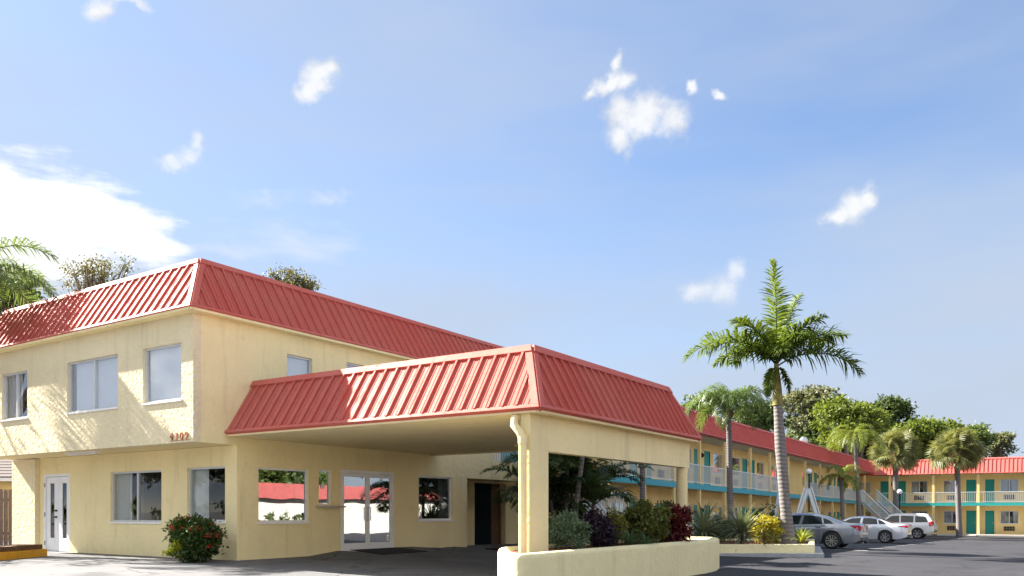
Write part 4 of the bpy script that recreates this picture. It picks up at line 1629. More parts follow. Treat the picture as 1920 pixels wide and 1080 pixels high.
def tree(label, x, y, z, h, blobs, mat, ncl=150, per=60, rc=0.6, ln=0.35, wd=0.2, trunk_r=0.25, seed=1, group=None, name='tree', limbs=14, bark='bark', shell=0.5, cat='tree'):
    t = thing(name, label, cat, (x, y, z), group=group)
    v, rnd, cen = crown_verts(blobs, ncl, per, rc, ln, wd, shell, seed=seed)
    link('crown', np_mesh('crown', v, 4, mat, rnd), t)
    r = random.Random(seed)
    fork = h * 0.38
    m = MB()
    tx = [Vector((0, 0, -0.3)), Vector((r.uniform(-.1, .1), r.uniform(-.1, .1), fork * 0.5)), Vector((r.uniform(-.2, .2), r.uniform(-.2, .2), fork))]
    m.tube(tx, [trunk_r * 1.3, trunk_r, trunk_r * 0.8], 9)
    top = tx[-1]
    for k in range(limbs):
        c = Vector(cen[r.randrange(len(cen))])
        mid = top.lerp(c, 0.5) + Vector((r.uniform(-.4, .4), r.uniform(-.4, .4), r.uniform(0.1, 0.6)))
        r0 = trunk_r * r.uniform(0.3, 0.5)
        m.tube([top - Vector((0, 0, 0.2)), top.lerp(mid, 0.5) + Vector((r.uniform(-.15, .15), r.uniform(-.15, .15), 0.1)), mid, c], [r0, r0 * 0.75, r0 * 0.5, r0 * 0.12], 5)
        for q in range(3):
            c2 = Vector(cen[r.randrange(len(cen))])
            if (c2 - mid).length < (c - top).length * 0.8:
                m.tube([mid, mid.lerp(c2, 0.55) + Vector((0, 0, 0.15)), c2], [r0 * 0.45, r0 * 0.3, r0 * 0.08], 4)
    m.build('trunk', M[bark], t, smooth=180)
    return t


def px_tree(label, x0, x1, ytop, ybot, Y, mat, lobes=5, seed=1, dens=1.0, leaf=0.42, depth=0.8, group='trees behind the guest wings', shell=0.5, rc=None, limbs=14, name='tree', zb=-1.0):
    """a tree of the width and height it has in the photo, standing at distance Y"""
    r = random.Random(seed)
    X0, X1 = at(x0, Y), at(x1, Y)
    zt, zl = zat(ytop, Y), zat(ybot, Y)
    w, hh = X1 - X0, zt - zl
    cx = (X0 + X1) / 2
    blobs = [((0, 0, zl - zb + hh * 0.45), (w * 0.36, w * 0.36 * depth, hh * 0.45))]
    for i in range(lobes):
        a = 2 * math.pi * (i + r.uniform(-.3, .3)) / lobes
        k = r.uniform(0.22, 0.32)
        blobs.append(((math.cos(a) * w * (0.5 - k), math.sin(a) * w * (0.5 - k) * depth, zl - zb + hh * r.uniform(0.25, 0.72)), (w * k, w * k * depth, hh * r.uniform(0.2, 0.3))))
    area = w * hh
    ncl = int(min(520, max(60, area * 4.6 * dens)))
    return tree(label, cx, Y, zb, zt - zb, blobs, mat, ncl, 46, rc or max(0.5, w * 0.075), leaf, leaf * 0.55, 0.28, seed, group, name, limbs=limbs, shell=shell)


# ------------------------------------------------------------------ palms
def frond_mesh(Ln, e0, e1, k=1.4, n=55, leaf=0.5, lw=0.03, hang=0.5, plume=0.25, seed=0, mat=None, stalk=0.12, side=0.0, vee=0.35):
    """a feather leaf in the XZ plane, rising at e0 degrees at its foot and e1 at its tip; side curls it sideways"""
    r = np.random.default_rng(seed)
    m_ = 28
    t = np.linspace(0, 1, m_)
    ang = np.radians(e0 + (e1 - e0) * t ** k)
    yaw = np.radians(side) * t
    dx = np.cos(ang) * np.cos(yaw)
    dy = np.cos(ang) * np.sin(yaw)
    dz = np.sin(ang)
    d = np.stack([dx, dy, dz], 1)
    pts = np.vstack([[0, 0, 0], np.cumsum((d[:-1] + d[1:]) / 2, 0)]) * (Ln / (m_ - 1))
    tt = np.concatenate([np.linspace(stalk, 0.995, n)] * 2) + r.normal(0, 0.004, 2 * n)
    tt = np.clip(tt, stalk * 0.9, 1.0)
    sg = np.concatenate([np.ones(n), -np.ones(n)])
    P_ = np.stack([np.interp(tt, t, pts[:, i]) for i in range(3)], 1)
    T_ = unit(np.stack([np.interp(tt, t, d[:, i]) for i in range(3)], 1))
    S_ = unit(np.cross(T_, np.array([0, 0, 1.0])))
    N_ = np.cross(S_, T_)
    u = (tt - stalk) / (1 - stalk)
    ll = leaf * np.clip(np.sin(np.pi * (0.16 + 0.80 * u)), 0.15, 1) ** 0.7 * r.uniform(0.85, 1.12, 2 * n)
    up = vee + r.normal(0, plume, 2 * n)
    fwd = 0.35 + 0.75 * u ** 2
    D1 = unit(S_ * sg[:, None] + T_ * fwd[:, None] + N_ * up[:, None])
    D2 = unit(D1 + np.array([0, 0, -1.0]) * (hang * r.uniform(0.6, 1.3, 2 * n))[:, None])
    W_ = unit(np.cross(D1, N_) + 1e-6)
    w = lw * r.uniform(0.8, 1.2, 2 * n)
    m1 = P_ + D1 * (ll * 0.5)[:, None]
    tip = m1 + D2 * (ll * 0.5)[:, None]
    a, b = P_ + W_ * (w * .35)[:, None], P_ - W_ * (w * .35)[:, None]
    c, e = m1 - W_ * (w * .5)[:, None], m1 + W_ * (w * .5)[:, None]
    f, g_ = tip - W_ * (w * .06)[:, None], tip + W_ * (w * .06)[:, None]
    q1 = np.stack([a, b, c, e], 1)
    q2 = np.stack([e, c, f, g_], 1)
    v = np.stack([q1, q2], 1).reshape(-1, 3)
    rn = np.repeat(r.random(2 * n), 2)
    # the midrib, as a thin tapering four sided rod
    rr = np.linspace(0.030, 0.006, m_) * (Ln / 3.2) ** 0.5
    ss = unit(np.cross(d, np.array([0, 0, 1.0])))
    nn = np.cross(ss, d)
    ring = [pts + ss * rr[:, None], pts + nn * rr[:, None], pts - ss * rr[:, None], pts - nn * rr[:, None]]
    rib = []
    for i in range(4):
        A_, B_ = ring[i], ring[(i + 1) % 4]
        rib.append(np.stack([A_[:-1], B_[:-1], B_[1:], A_[1:]], 1).reshape(-1, 3))
    v = np.vstack([v] + rib)
    rn = np.concatenate([rn, np.full(4 * (m_ - 1), 0.75)])
    return np_mesh('frond', v, 4, mat, rn)


def put_frond(parent, me, z, az_deg, x=0.0, y=0.0, tilt=0.0, roll=0.0):
    o = link('frond', me, parent, (x, y, z))
    o.rotation_euler = (R(roll), R(tilt), R(az_deg))
    return o


def trunk_tube(parent, path, rads, mat, name='trunk', n=14):
    m = MB()
    ps, rs = [], []
    k = len(path)
    for i in range(k - 1):
        for j in range(5):
            t = j / 5
            ps.append(Vector(path[i]).lerp(Vector(path[i + 1]), t))
            rs.append((rads[i] * (1 - t) + rads[i + 1] * t) * (1 + 0.025 * math.sin((i * 5 + j) * 2.4)))
    ps.append(Vector(path[-1]))
    rs.append(rads[-1])
    m.tube(ps, rs, n)
    return m.build(name, mat, parent, smooth=70)


# the tall royal palm
RY = 30.0
rb = Vector((at(1477, RY), RY, 0.0))
rp = thing('royal_palm', 'tallest royal palm with smooth grey trunk and few upswept fronds in the low yellow bed', 'palm tree', rb)
xt = at(1457, RY) - rb.x
trunk_tube(rp, [(0.05, 0, -0.2), (0.02, 0, 0.25), (-0.07, 0, 1.2), (-0.19, 0, 2.6), (-0.27, 0, 3.6), (xt + 0.03, 0, 5.0)], [0.31, 0.24, 0.195, 0.19, 0.195, 0.15], M['royal_trunk'], n=18)
trunk_tube(rp, [(xt + 0.03, 0, 5.0), (xt + 0.02, 0, 5.15), (xt, 0, 5.8), (xt - 0.03, 0, 6.5)], [0.19, 0.185, 0.14, 0.075], M['crownshaft'], 'crownshaft')
cz = 6.38
fr = lambda seed, Ln, e0, e1, **k: frond_mesh(Ln, e0, e1, n=88, leaf=k.pop('leaf', 0.92), lw=0.055, hang=k.pop('hang', 0.8), plume=0.50, seed=seed, mat=L['royal'], **k)
for i, (az, Ln, e0, e1, kw) in enumerate([
        (115, 3.85, 91, 80, dict(hang=0.25, vee=0.05, k=2.0, leaf=0.64)),         # spear, almost straight up
        (20, 2.9, 80, 52, dict(hang=0.4, vee=0.2, leaf=0.6)),
        (-30, 2.4, 74, 12, dict(k=1.0, leaf=0.8)),
        (205, 2.6, 72, 0, dict(k=1.0, leaf=0.8)),
        (70, 2.6, 70, 10, dict(k=1.0, leaf=0.8)),
        (178, 3.8, 64, -46, dict(k=0.85, leaf=1.05)),                           # the long left one
        (196, 3.2, 52, -40, dict(k=1.0)),
        (4, 3.0, 58, -12, dict(k=1.0, leaf=1.05)),                             # right, upper
        (-14, 3.2, 36, -55, dict(k=1.1, leaf=1.0)),                           # right, lower
        (18, 2.9, 66, -24, dict(k=1.0)),
        (-60, 2.0, 72, -20, dict(k=1.0, leaf=0.6)),                            # towards the viewer
        (-100, 1.9, 66, -40, dict(k=0.8, leaf=0.6)),
        (150, 2.6, 60, -45, dict(k=0.9, leaf=0.7)),
        (120, 2.6, 60, -40, dict(k=1.0)),
        (225, 1.3, -10, -88, dict(k=0.5, leaf=0.34)),                 # short hanging ones round the shaft
        (330, 1.1, -20, -88, dict(k=0.5, leaf=0.28))]):
    put_frond(rp, fr(50 + i, Ln, e0, e1, **kw), cz + (0.05 if e0 > 50 else 0.0), az, xt - 0.03)

# feather palm of the queen palm kind
def queen_palm(label, px, Y, zb, zc, nf, Ln, tr, mat, px_top=None, seed=0, leaf=0.42, group=None, trunk_mat=None, droop=(-70, -95), e0r=(20, 78), lw=0.03, n=46, name='feather_palm'):
    t = thing(name, label, 'palm tree', (at(px, Y), Y, zb), group=group)
    xt_ = (at(px_top, Y) - at(px, Y)) if px_top else 0.0
    H = zc - zb
    trunk_tube(t, [(0, 0, -0.3), (xt_ * 0.1, 0, H * 0.12), (xt_ * 0.5, 0, H * 0.5), (xt_, 0, H)], [tr * 1.5, tr * 1.1, tr, tr * 0.9], trunk_mat or M['grey_trunk'])
    m = MB()
    for i in range(18):
        a = i * 2.4
        z = H - 0.35 + 0.45 * (i / 18)
        m.tube([(xt_ + math.cos(a) * tr * 0.8, math.sin(a) * tr * 0.8, z), (xt_ + math.cos(a) * (tr + 0.10), math.sin(a) * (tr + 0.10), z + 0.25)], [0.05, 0.025], 5)
    m.build('leaf_boot', M['bark_red'], t, kind='stuff')
    r = random.Random(seed)
    vs_ = [frond_mesh(Ln * r.uniform(0.85, 1.1), r.uniform(*e0r), r.uniform(*droop), r.uniform(0.8, 1.2), n, leaf, lw, 1.1, 0.3, seed * 17 + i, mat, side=r.uniform(-25, 25)) for i in range(7)]
    for i in range(nf):
        put_frond(t, vs_[i % 7], H, i * 137.5 + r.uniform(-14, 14), xt_, tilt=r.uniform(-12, 8))
    return t


queen_palm('mid-sized feather palm with dark trunk left of the tallest palm', 1371, 33, gz(1371, 33), zat(768, 33), 26, 2.15, 0.115, L['queen'], 1366, 3, 0.62, e0r=(48, 88), droop=(-60, -92))
queen_palm('short lime green palm in front of the long wing railing', 1581, 58, gz(1581, 58), zat(893, 58), 14, 1.75, 0.13, L['lime'], 1577, 5, 0.5, e0r=(15, 75))
queen_palm('tall slim pale green feather palm before the corner of the wings', 1613, 62, gz(1613, 62), zat(815, 62), 20, 2.7, 0.15, L['lime'], 1603, 7, 0.6, e0r=(25, 80), trunk_mat=M['grey_trunk'])
queen_palm('feather palm by the left corner of the office, its fronds against the bright cloud', -64, 22.4, 0, 7.35, 16, 2.8, 0.17, L['queen'], -62, 9, 0.75, e0r=(10, 75), droop=(-45, -80), n=60, lw=0.035)


def fan_mesh(rad, n=26, seed=0, mat=None, droop=0.5, stalk=0.8):
    """a costapalmate fan leaf on its stalk: blades from one point, tips hanging"""
    r = np.random.default_rng(seed)
    a = np.radians(np.linspace(-125, 125, n)) + r.normal(0, 0.02, n)
    rl = rad * (0.72 + 0.28 * np.cos(a * 0.6)) * r.uniform(0.92, 1.05, n)
    d = np.stack([np.cos(a), np.sin(a), -0.15 * np.abs(a) + 0.1], 1)
    d = unit(d)
    s = np.stack([-np.sin(a), np.cos(a), np.zeros(n)], 1)
    b0 = np.tile([stalk, 0, 0.0], (n, 1))
    m1 = b0 + d * (rl * 0.55)[:, None]
    tip = m1 + unit(d + np.array([0, 0, -droop * 1.6])) * (rl * 0.5)[:, None]
    w = 2 * rl * 0.55 * math.radians(125) / n * 0.85
    fold = np.array([0, 0, 0.03])
    q1 = np.stack([b0, m1 - s * (w / 2)[:, None], m1 + fold, b0 + fold * .2], 1)
    q2 = np.stack([b0, b0 + fold * .2, m1 + fold, m1 + s * (w / 2)[:, None]], 1)
    q3 = np.stack([m1 - s * (w / 2)[:, None], tip - s * 0.004, tip + s * 0.004, m1 + s * (w / 2)[:, None]], 1)
    v = np.concatenate([q1, q2, q3], 0).reshape(-1, 3)
    st = []
    for i in range(3):
        A_ = np.array([0.016 * math.cos(2.1 * i), 0.016 * math.sin(2.1 * i)])
        B_ = np.array([0.016 * math.cos(2.1 * i + 2.1), 0.016 * math.sin(2.1 * i + 2.1)])
        st.append([[0, *A_], [0, *B_], [stalk, *B_], [stalk, *A_]])
    v = np.vstack([v, np.array(st).reshape(-1, 3)])
    return np_mesh('fan_leaf', v, 4, mat)


def fan_palm(label, px, px_top, Y, zb, zc, tr, rad, nf, seed):
    t = thing('fan_palm', label, 'palm tree', (at(px, Y), Y, zb))
    xt_ = at(px_top, Y) - at(px, Y)
    H = zc - zb
    trunk_tube(t, [(0, 0, -0.3), (xt_ * 0.2, 0, H * 0.2), (xt_ * 0.6, 0, H * 0.6), (xt_, 0, H)], [tr * 1.3, tr, tr * 0.95, tr * 1.1], M['grey_trunk'])
    m = MB()
    for i in range(46):
        a = i * 2.4
        z = H - 0.55 + 0.7 * (i / 46)
        m.tube([(xt_ + math.cos(a) * tr * 0.8, math.sin(a) * tr * 0.8, z), (xt_ + math.cos(a) * (tr + 0.18), math.sin(a) * (tr + 0.18), z + 0.32)], [0.06, 0.03], 5)
    m.build('leaf_boot', M['bark_red'], t, kind='stuff')
    r = random.Random(seed)
    fs_ = [fan_mesh(rad * r.uniform(0.85, 1.1), 28, seed * 9 + i, L['sabal'], r.uniform(0.45, 0.9), rad * 0.95) for i in range(4)]
    old = fan_mesh(rad * 0.95, 24, seed * 9 + 7, L['sabal_old'], 1.0, rad * 0.8)
    for i in range(nf):
        k = i / nf
        el_ = 80 - 118 * k + r.uniform(-8, 8)
        o = link('fan_leaf', fs_[i % 4] if el_ > -28 or i % 3 else old, t, (xt_, 0, H + 0.25))
        o.rotation_euler = (R(r.uniform(-80, 80)), -R(el_), R(i * 137.5))
    return t


fan_palm('smaller sabal fan palm behind the white estate car, by the far lamp', 1680, 1679, 66, gz(1680, 66), zat(858, 66), 0.20, 1.18, 58, 3)
fan_palm('larger sabal fan palm on the pale kerb island before the far wing', 1799, 1794, 68.0, -0.8, zat(858, 68.0), 0.21, 1.28, 66, 4)

# clustered feather palms in the courtyard, seen under the beam
def clump_palm(label, px, Y, stems, seed, Ln=2.4, name='clump_palm'):
    z = gz(px, Y)
    t = thing(name, label, 'palm tree', (at(px, Y), Y, z))
    r = random.Random(seed)
    vs_ = [frond_mesh(Ln * r.uniform(0.8, 1.1), r.uniform(35, 80), r.uniform(-60, -20), 1.2, 46, 0.62, 0.05, 0.6, 0.2, seed * 13 + i, L['areca'], side=r.uniform(-20, 20), vee=0.4) for i in range(7)]
    k = 0
    for sx, sy, lean, h, tr, mt in stems:
        trunk_tube(t, [(sx, sy, -0.3), (sx + lean * 0.3, sy, h * 0.4), (sx + lean, sy, h)], [tr * 1.25, tr, tr * 0.8], M[mt], n=10)
        for i in range(9):
            put_frond(t, vs_[k % 7], h, k * 137.5 + r.uniform(-20, 20), sx + lean, sy, tilt=r.uniform(-10, 14))
            k += 1
    return t


clump_palm('dark clump palm with pale leaning trunk behind the left canopy column', 1072, 25.5, [(0.0, 0, 0.42, 3.7, 0.085, 'royal_trunk'), (-0.45, 0.5, -0.25, 2.3, 0.05, 'grey_trunk'), (-0.7, 0.1, -0.5, 1.5, 0.05, 'grey_trunk'), (0.25, 0.6, 0.5, 1.5, 0.05, 'grey_trunk'), (-0.15, 1.1, 0.1, 3.0, 0.06, 'grey_trunk')], 11, 2.0)
clump_palm('low dark feather palm just right of the canopy column', 1038, 27.5, [(0, 0, 0.2, 1.7, 0.06, 'grey_trunk'), (0.5, 0.4, 0.2, 2.4, 0.05, 'grey_trunk'), (-0.2, 0.8, -0.1, 1.1, 0.05, 'grey_trunk')], 12, 1.7)
clump_palm('arching feather palm beside the white courtyard stair', 1108, 28.5, [(0, 0, 0.1, 2.0, 0.06, 'grey_trunk'), (-0.4, 0.5, -0.1, 2.9, 0.05, 'grey_trunk')], 13, 2.3)


# ------------------------------------------------------------------ shrubs and spiky plants
def shrub(name, label, px, ytop, ybot, wpx, Y, mat, ncl, per, rc, ln, wd, seed, zbase, cat='shrub', lobes=5, extra=None):
    x = at(px, Y)
    zt = zat(ytop, Y)
    w = wpx / 1560 * Y
    h = zt - zbase
    t = thing(name, label, cat, (x, Y, zbase))
    r = random.Random(seed)
    blobs = [((0, 0, h * 0.52), (w * 0.36, w * 0.34, h * 0.40))]
    for i in range(lobes):
        a = 2 * math.pi * i / lobes + r.uniform(-.3, .3)
        k = r.uniform(0.2, 0.28)
        blobs.append(((math.cos(a) * w * (0.48 - k), math.sin(a) * w * (0.45 - k), h * r.uniform(0.24, 0.58)), (w * k, w * k, h * r.uniform(0.24, 0.36))))
    v, rnd, cen = crown_verts(blobs, ncl, per, rc, ln, wd, 0.5, -0.95, seed=seed)
    v[:, 2] = np.maximum(v[:, 2], 0.01)
    link('foliage', np_mesh('foliage', v, 4, mat, rnd), t)
    m = MB()
    for i in range(9):
        c = Vector(cen[r.randrange(len(cen))])
        q = Vector((r.uniform(-.06, .06), r.uniform(-.06, .06), -0.05))
        m.tube([q, q.lerp(c, 0.5) + Vector((0, 0, 0.05)), c], [0.014, 0.010, 0.004], 5)
    m.build('stem', M['bark'], t, kind='stuff')
    return t, cen, (w, h)


ix, icen, (iw, ih) = shrub('ixora_bush', 'rounded green bush with coral red flower heads against the office corner', 367, 963, 1052, 90, 19.0, L['ixora'], 330, 52, 0.13, 0.095, 0.045, 21, 0.0, lobes=7)
r = random.Random(5)
fm = MB()
pts_ = [Vector((r.gauss(0, 0.035), r.gauss(0, 0.03), r.gauss(0, 0.025))) for _ in range(26)]
for q in pts_:
    fm.box(q.x - 0.016, q.x + 0.016, q.y - 0.016, q.y + 0.016, q.z - 0.004, q.z + 0.007)
fme = fm.mesh('flower_head', M['flower'])
k = 0
for i in range(400):
    c = Vector(icen[r.randrange(len(icen))])
    d = Vector((c.x, c.y, c.z - ih * 0.5))
    if d.y > 0.15 or k >= 40:
        continue
    s = 1.12
    link('flower_head', fme, ix, (c.x * s, c.y * s, max(0.04, ih * 0.5 + (c.z - ih * 0.5) * s)), r.uniform(0, 6))
    k += 1
v, rnd, cen = crown_verts([((-iw * 0.30, -iw * 0.28, ih * 0.20), (0.20, 0.16, 0.17)), ((-iw * 0.2, -iw * 0.36, ih * 0.36), (0.10, 0.08, 0.14))], 22, 42, 0.07, 0.08, 0.04, 0.3, seed=3)
v[:, 2] = np.maximum(v[:, 2], 0.01)
link('new_foliage', np_mesh('new_foliage', v, 4, L['ixora_new'], rnd), ix, label='bright yellow-green young leaves low on the left')

ZS = 0.40
shrub('shrub', 'pale grey-green small leaved shrub at the left end of the canopy planter', 1062, 952, 1020, 92, 16.4, L['silver'], 120, 46, 0.10, 0.06, 0.028, 31, ZS)
shrub('shrub', 'dark purple leaved shrub in the canopy planter', 1116, 950, 1012, 72, 17.0, L['purple'], 90, 40, 0.11, 0.085, 0.045, 32, ZS)
shrub('shrub', 'yellow-green mottled shrub between the purple shrub and the grass clump', 1152, 948, 1010, 46, 17.4, L['croton'], 60, 36, 0.10, 0.085, 0.035, 33, ZS)
shrub('shrub', 'large rounded olive green shrub in the middle of the canopy planter', 1205, 936, 1010, 108, 18.3, L['olive'], 150, 46, 0.14, 0.11, 0.05, 34, ZS)
shrub('shrub', 'dark green shrub behind the olive shrub, near the round column', 1242, 928, 1000, 66, 19.3, L['dark'], 90, 44, 0.12, 0.08, 0.04, 35, ZS)
shrub('shrub', 'deep red leaved shrub in front of the round column', 1264, 946, 1008, 50, 18.6, L['ti'], 60, 30, 0.12, 0.17, 0.05, 36, ZS)
shrub('shrub', 'golden yellow shrub beside the tall palm trunk', 1437, 960, 1014, 54, 29.0, L['gold'], 80, 40, 0.16, 0.13, 0.05, 37, 0.03)
shrub('shrub', 'dark low shrub at the back of the palm bed, behind the spiky plants', 1345, 968, 1016, 90, 31.5, L['dark'], 90, 40, 0.2, 0.12, 0.05, 38, 0.03)
shrub('shrub', 'green bushy shrub behind the golden shrub, against the long wing', 1440, 940, 1005, 84, 34.5, L['areca'], 80, 44, 0.22, 0.14, 0.06, 39, -0.3)
shrub('shrub', 'dark green undergrowth under the clump palms', 1062, 955, 1012, 100, 27.2, L['areca'], 90, 40, 0.25, 0.22, 0.08, 40, -0.1)


def blade_mesh(ln, w, bend, mat, name='leaf', fold=0.2, seed=0, taper=0.3):
    """a long strap leaf rising along X-Z from its foot, folded along its middle"""
    n = 6
    vs = []
    for i in range(n + 1):
        t = i / n
        a = -bend * t * t
        x, z = ln * t * math.cos(a), ln * t * math.sin(a)
        ww = w * (taper + (1 - taper) * min(1, t * 4)) * (1 - t ** 3) / 2 + 0.001
        vs.append([(x, -ww, z + ww * fold), (x, 0, z), (x, ww, z + ww * fold)])
    q = []
    for i in range(n):
        a, b = vs[i], vs[i + 1]
        q += [a[0], a[1], b[1], b[0], a[1], a[2], b[2], b[1]]
    return np_mesh(name, np.array(q), 4, mat, np.full(2 * n, 0.25 + 0.75 * ((seed * 37) % 10) / 10))


def rosette(name, label, x, y, z, nl, ln, w, mat, seed, el=(82, -18), bend=0.25, stem=0.3, cat='plant'):
    t = thing(name, label, cat, (x, y, z))
    r = random.Random(seed)
    ms = [blade_mesh(ln * r.uniform(0.8, 1.1), w, bend * r.uniform(0.2, 1.6), mat, seed=i) for i in range(8)]
    for i in range(nl):
        k = (i / nl) ** 0.8
        o = link('leaf', ms[i % 8], t, (0, 0, stem * r.uniform(0.7, 1.1)))
        o.rotation_euler = (R(r.uniform(-12, 12)), -R(el[0] + (el[1] - el[0]) * k + r.uniform(-6, 6)), R(i * 137.5 + r.uniform(-10, 10)))
    m = MB()
    m.tube([(0, 0, -0.05), (0, 0, stem)], [0.09, 0.07], 10)
    m.build('stem', M['bark'], t)
    return t


rosette('spiky_plant', 'spiky plant with stiff striped sword leaves, full in view in the low yellow bed', at(1392, 28.0), 28.0, 0.03, 120, 1.22, 0.07, L['yucca'], 1, stem=0.42)
rosette('spiky_plant', 'darker spiky plant half hidden behind the canopy planter and column', at(1318, 28.4), 28.4, 0.03, 110, 1.3, 0.065, L['yucca'], 2, stem=0.45)
rosette('strap_plant', 'yellow-green strap leaved plant at the right foot of the tall palm', at(1502, 28.2), 28.2, 0.03, 40, 0.62, 0.07, L['lime'], 3, el=(88, 30), bend=0.5, stem=0.06)
rosette('strap_plant', 'thin pale strap leaved plant between the golden shrub and the tall palm', at(1455, 27.9), 27.9, 0.03, 24, 0.50, 0.04, L['croton'], 4, el=(88, 25), bend=0.6, stem=0.05)
rosette('grass_clump', 'blue-green grassy clump at the front of the canopy planter', at(1180, 16.8), 16.8, ZS, 120, 0.42, 0.018, L['blade'], 5, el=(90, 40), bend=0.5, stem=0.03)
rosette('grass_clump', 'smaller grassy clump right of the larger one in the canopy planter', at(1210, 17.0), 17.0, ZS, 80, 0.36, 0.018, L['blade'], 6, el=(90, 40), bend=0.5, stem=0.03)

# ------------------------------------------------------------------ trees behind
TB = 'trees behind the guest wings'
px_tree('dark rounded tree above the near end of the long roof', 1276, 1352, 738, 800, 75, L['oak'], 4, 101)
px_tree('low dark tree between the two nearest palms, above the long roof', 1372, 1480, 742, 830, 78, L['dark'], 5, 102)
px_tree('grey-green airy tree, its tall loose crown right of the tallest palm', 1458, 1590, 714, 850, 86, L['hazy'], 6, 103, 0.55, shell=0.75)
px_tree('bright yellow-green tree above the long roof, left of the slim pale palm', 1528, 1668, 736, 870, 80, L['bright'], 6, 104)
px_tree('dark green tallest tree behind the inner corner of the wings', 1608, 1712, 734, 876, 92, L['dark'], 5, 105)
px_tree('broad light green tree spreading behind the two fan palms', 1646, 1812, 778, 880, 90, L['bright'], 7, 106, 1.1)
px_tree('dull green tree behind the larger fan palm', 1752, 1860, 794, 880, 96, L['oak'], 5, 107)
px_tree('thin grey-brown tree at the right end of the tree line', 1828, 1900, 808, 872, 100, L['hazy'], 5, 108, 0.45, shell=0.7)
px_tree('dark tree filling the gap under the broad light green tree', 1680, 1800, 806, 890, 102, L['dark'], 5, 109)
px_tree('green tree low behind the long roof near the royal palm trunk', 1470, 1572, 764, 860, 98, L['oak'], 5, 110)
px_tree('dark bushy tree closing the gap behind the inner corner, below the bright tree', 1495, 1660, 798, 900, 84, L['dark'], 6, 114)
px_tree('half bare tree with grey twigs above the left roof edge', 112, 246, 468, 600, 46, L['sparse'], 6, 111, 0.5, 0.15, group='trees behind the office', shell=0.3, rc=0.45, limbs=40, zb=0)
px_tree('small thin tree top just showing over the middle of the office roof', 505, 600, 504, 585, 48, L['sparse'], 4, 112, 0.5, 0.15, group='trees behind the office', shell=0.3, rc=0.4, limbs=22, zb=0)
px_tree('green tree behind the left palm fronds at the frame edge', -70, 96, 500, 620, 40, L['oak'], 5, 113, 0.4, 0.26, group='trees behind the office', shell=0.4, zb=0)

# trees standing left of the frame: their dappled shade falls on the street front
q = S(-15.5, -4.6)
tree('loosely branched shade tree standing left of the frame by the street', q.x, q.y, 0, 11.5, [((0, 0, 8.6), (3.0, 3.0, 2.4)), ((2.2, -1, 7.6), (1.8, 1.8, 1.5)), ((-2.0, 1.4, 7.8), (2, 2, 1.6)), ((1.0, 2.0, 9.6), (1.8, 1.8, 1.4))],
     L['oak'], 45, 34, 0.5, 0.2, 0.11, 0.22, 121, 'trees on the street side', limbs=22)

# what the glass reflects: a low white block with a red roof across the car park, shrubs and trees
M['red_far'] = plain('far_red_roof', (0.27, 0.055, 0.05), 0.8, 0, 0.2, 2)
rbx = thing('low_block', 'low white walled block with red roof across the car park, mirrored in the entrance glass', 'building', S(44, 0, -0.9), TH)
m = MB()
m.box(0, 8, -40, 70, -0.3, 3.3)
m.build('wall', M['white_wall'], rbx)
m = MB()
m.hexa([(-0.5, -40, 3.3), (8, -40, 3.3), (8, 70, 3.3), (-0.5, 70, 3.3), (0.5, -40, 4.7), (8, -40, 4.7), (8, 70, 4.7), (0.5, 70, 4.7)])
m.build('roof', M['red_far'], rbx)
for k in range(9):
    m = MB()
    m.box(-0.03, -0.002, -30 + 9 * k, -28.6 + 9 * k, 0.9, 2.0)
    m.build('window', M['glass_dark'], rbx)
hv, hr, _ = crown_verts([((0, i * 2.2, 0.5 + 0.25 * math.sin(i * 1.7)), (0.7, 1.3, 0.7 + 0.3 * math.sin(i * 2.3))) for i in range(-14, 20)], 380, 34, 0.22, 0.26, 0.12, seed=77)
hme = np_mesh('hedge', hv, 4, L['hedge'], hr)
tag(link('hedge', hme, None, (-66, 6, -0.1), 0.1), 'green street hedge left of the office, before a row of trees', 'hedge').scale = (1, 1, 1.8)
tag(link('hedge', hme, None, S(40, 0, -0.62), TH), 'uneven green hedge along the low white block across the car park', 'hedge').scale = (1, 1, 1.35)
src = None
for i in range(24):                       # rows of trees across the car park and across the street
    q = S(57 + (i % 3) * 2.5, -38 + i * 7, -1) if i < 14 else Vector((-78 - (i % 3) * 5, -44 + (i - 14) * 9, 0))
    row = 'across the car park, behind the low white block' if i < 14 else 'across the street, left of the office'
    if src is None:
        src = tree('full green tree in the row ' + row, q.x, q.y, -1, 11, [((0, 0, 6.5), (4.2, 4.2, 3.6)), ((2.5, 1, 5.5), (2.6, 2.6, 2.2)), ((-2.5, -1.5, 5.2), (2.8, 2.8, 2.2)), ((0.5, 2.6, 7.6), (2.4, 2.4, 2))],
                   L['oak'], 170, 46, 0.9, 0.6, 0.34, 0.35, 201, 'trees ' + row.split(',')[0])
    else:
        c = copy_tree(src)
        c.location = q
        c.rotation_euler = (0, 0, i * 1.3)
        c.scale = (1, 1, 0.85 + 0.1 * (i % 4))
        c['label'] = 'full green tree in the row ' + row
        c['group'] = 'trees ' + row.split(',')[0]

# ------------------------------------------------------------------ parked cars
def interp(x, pts):
    return float(np.interp(x, [p[0] for p in pts], [p[1] for p in pts]))


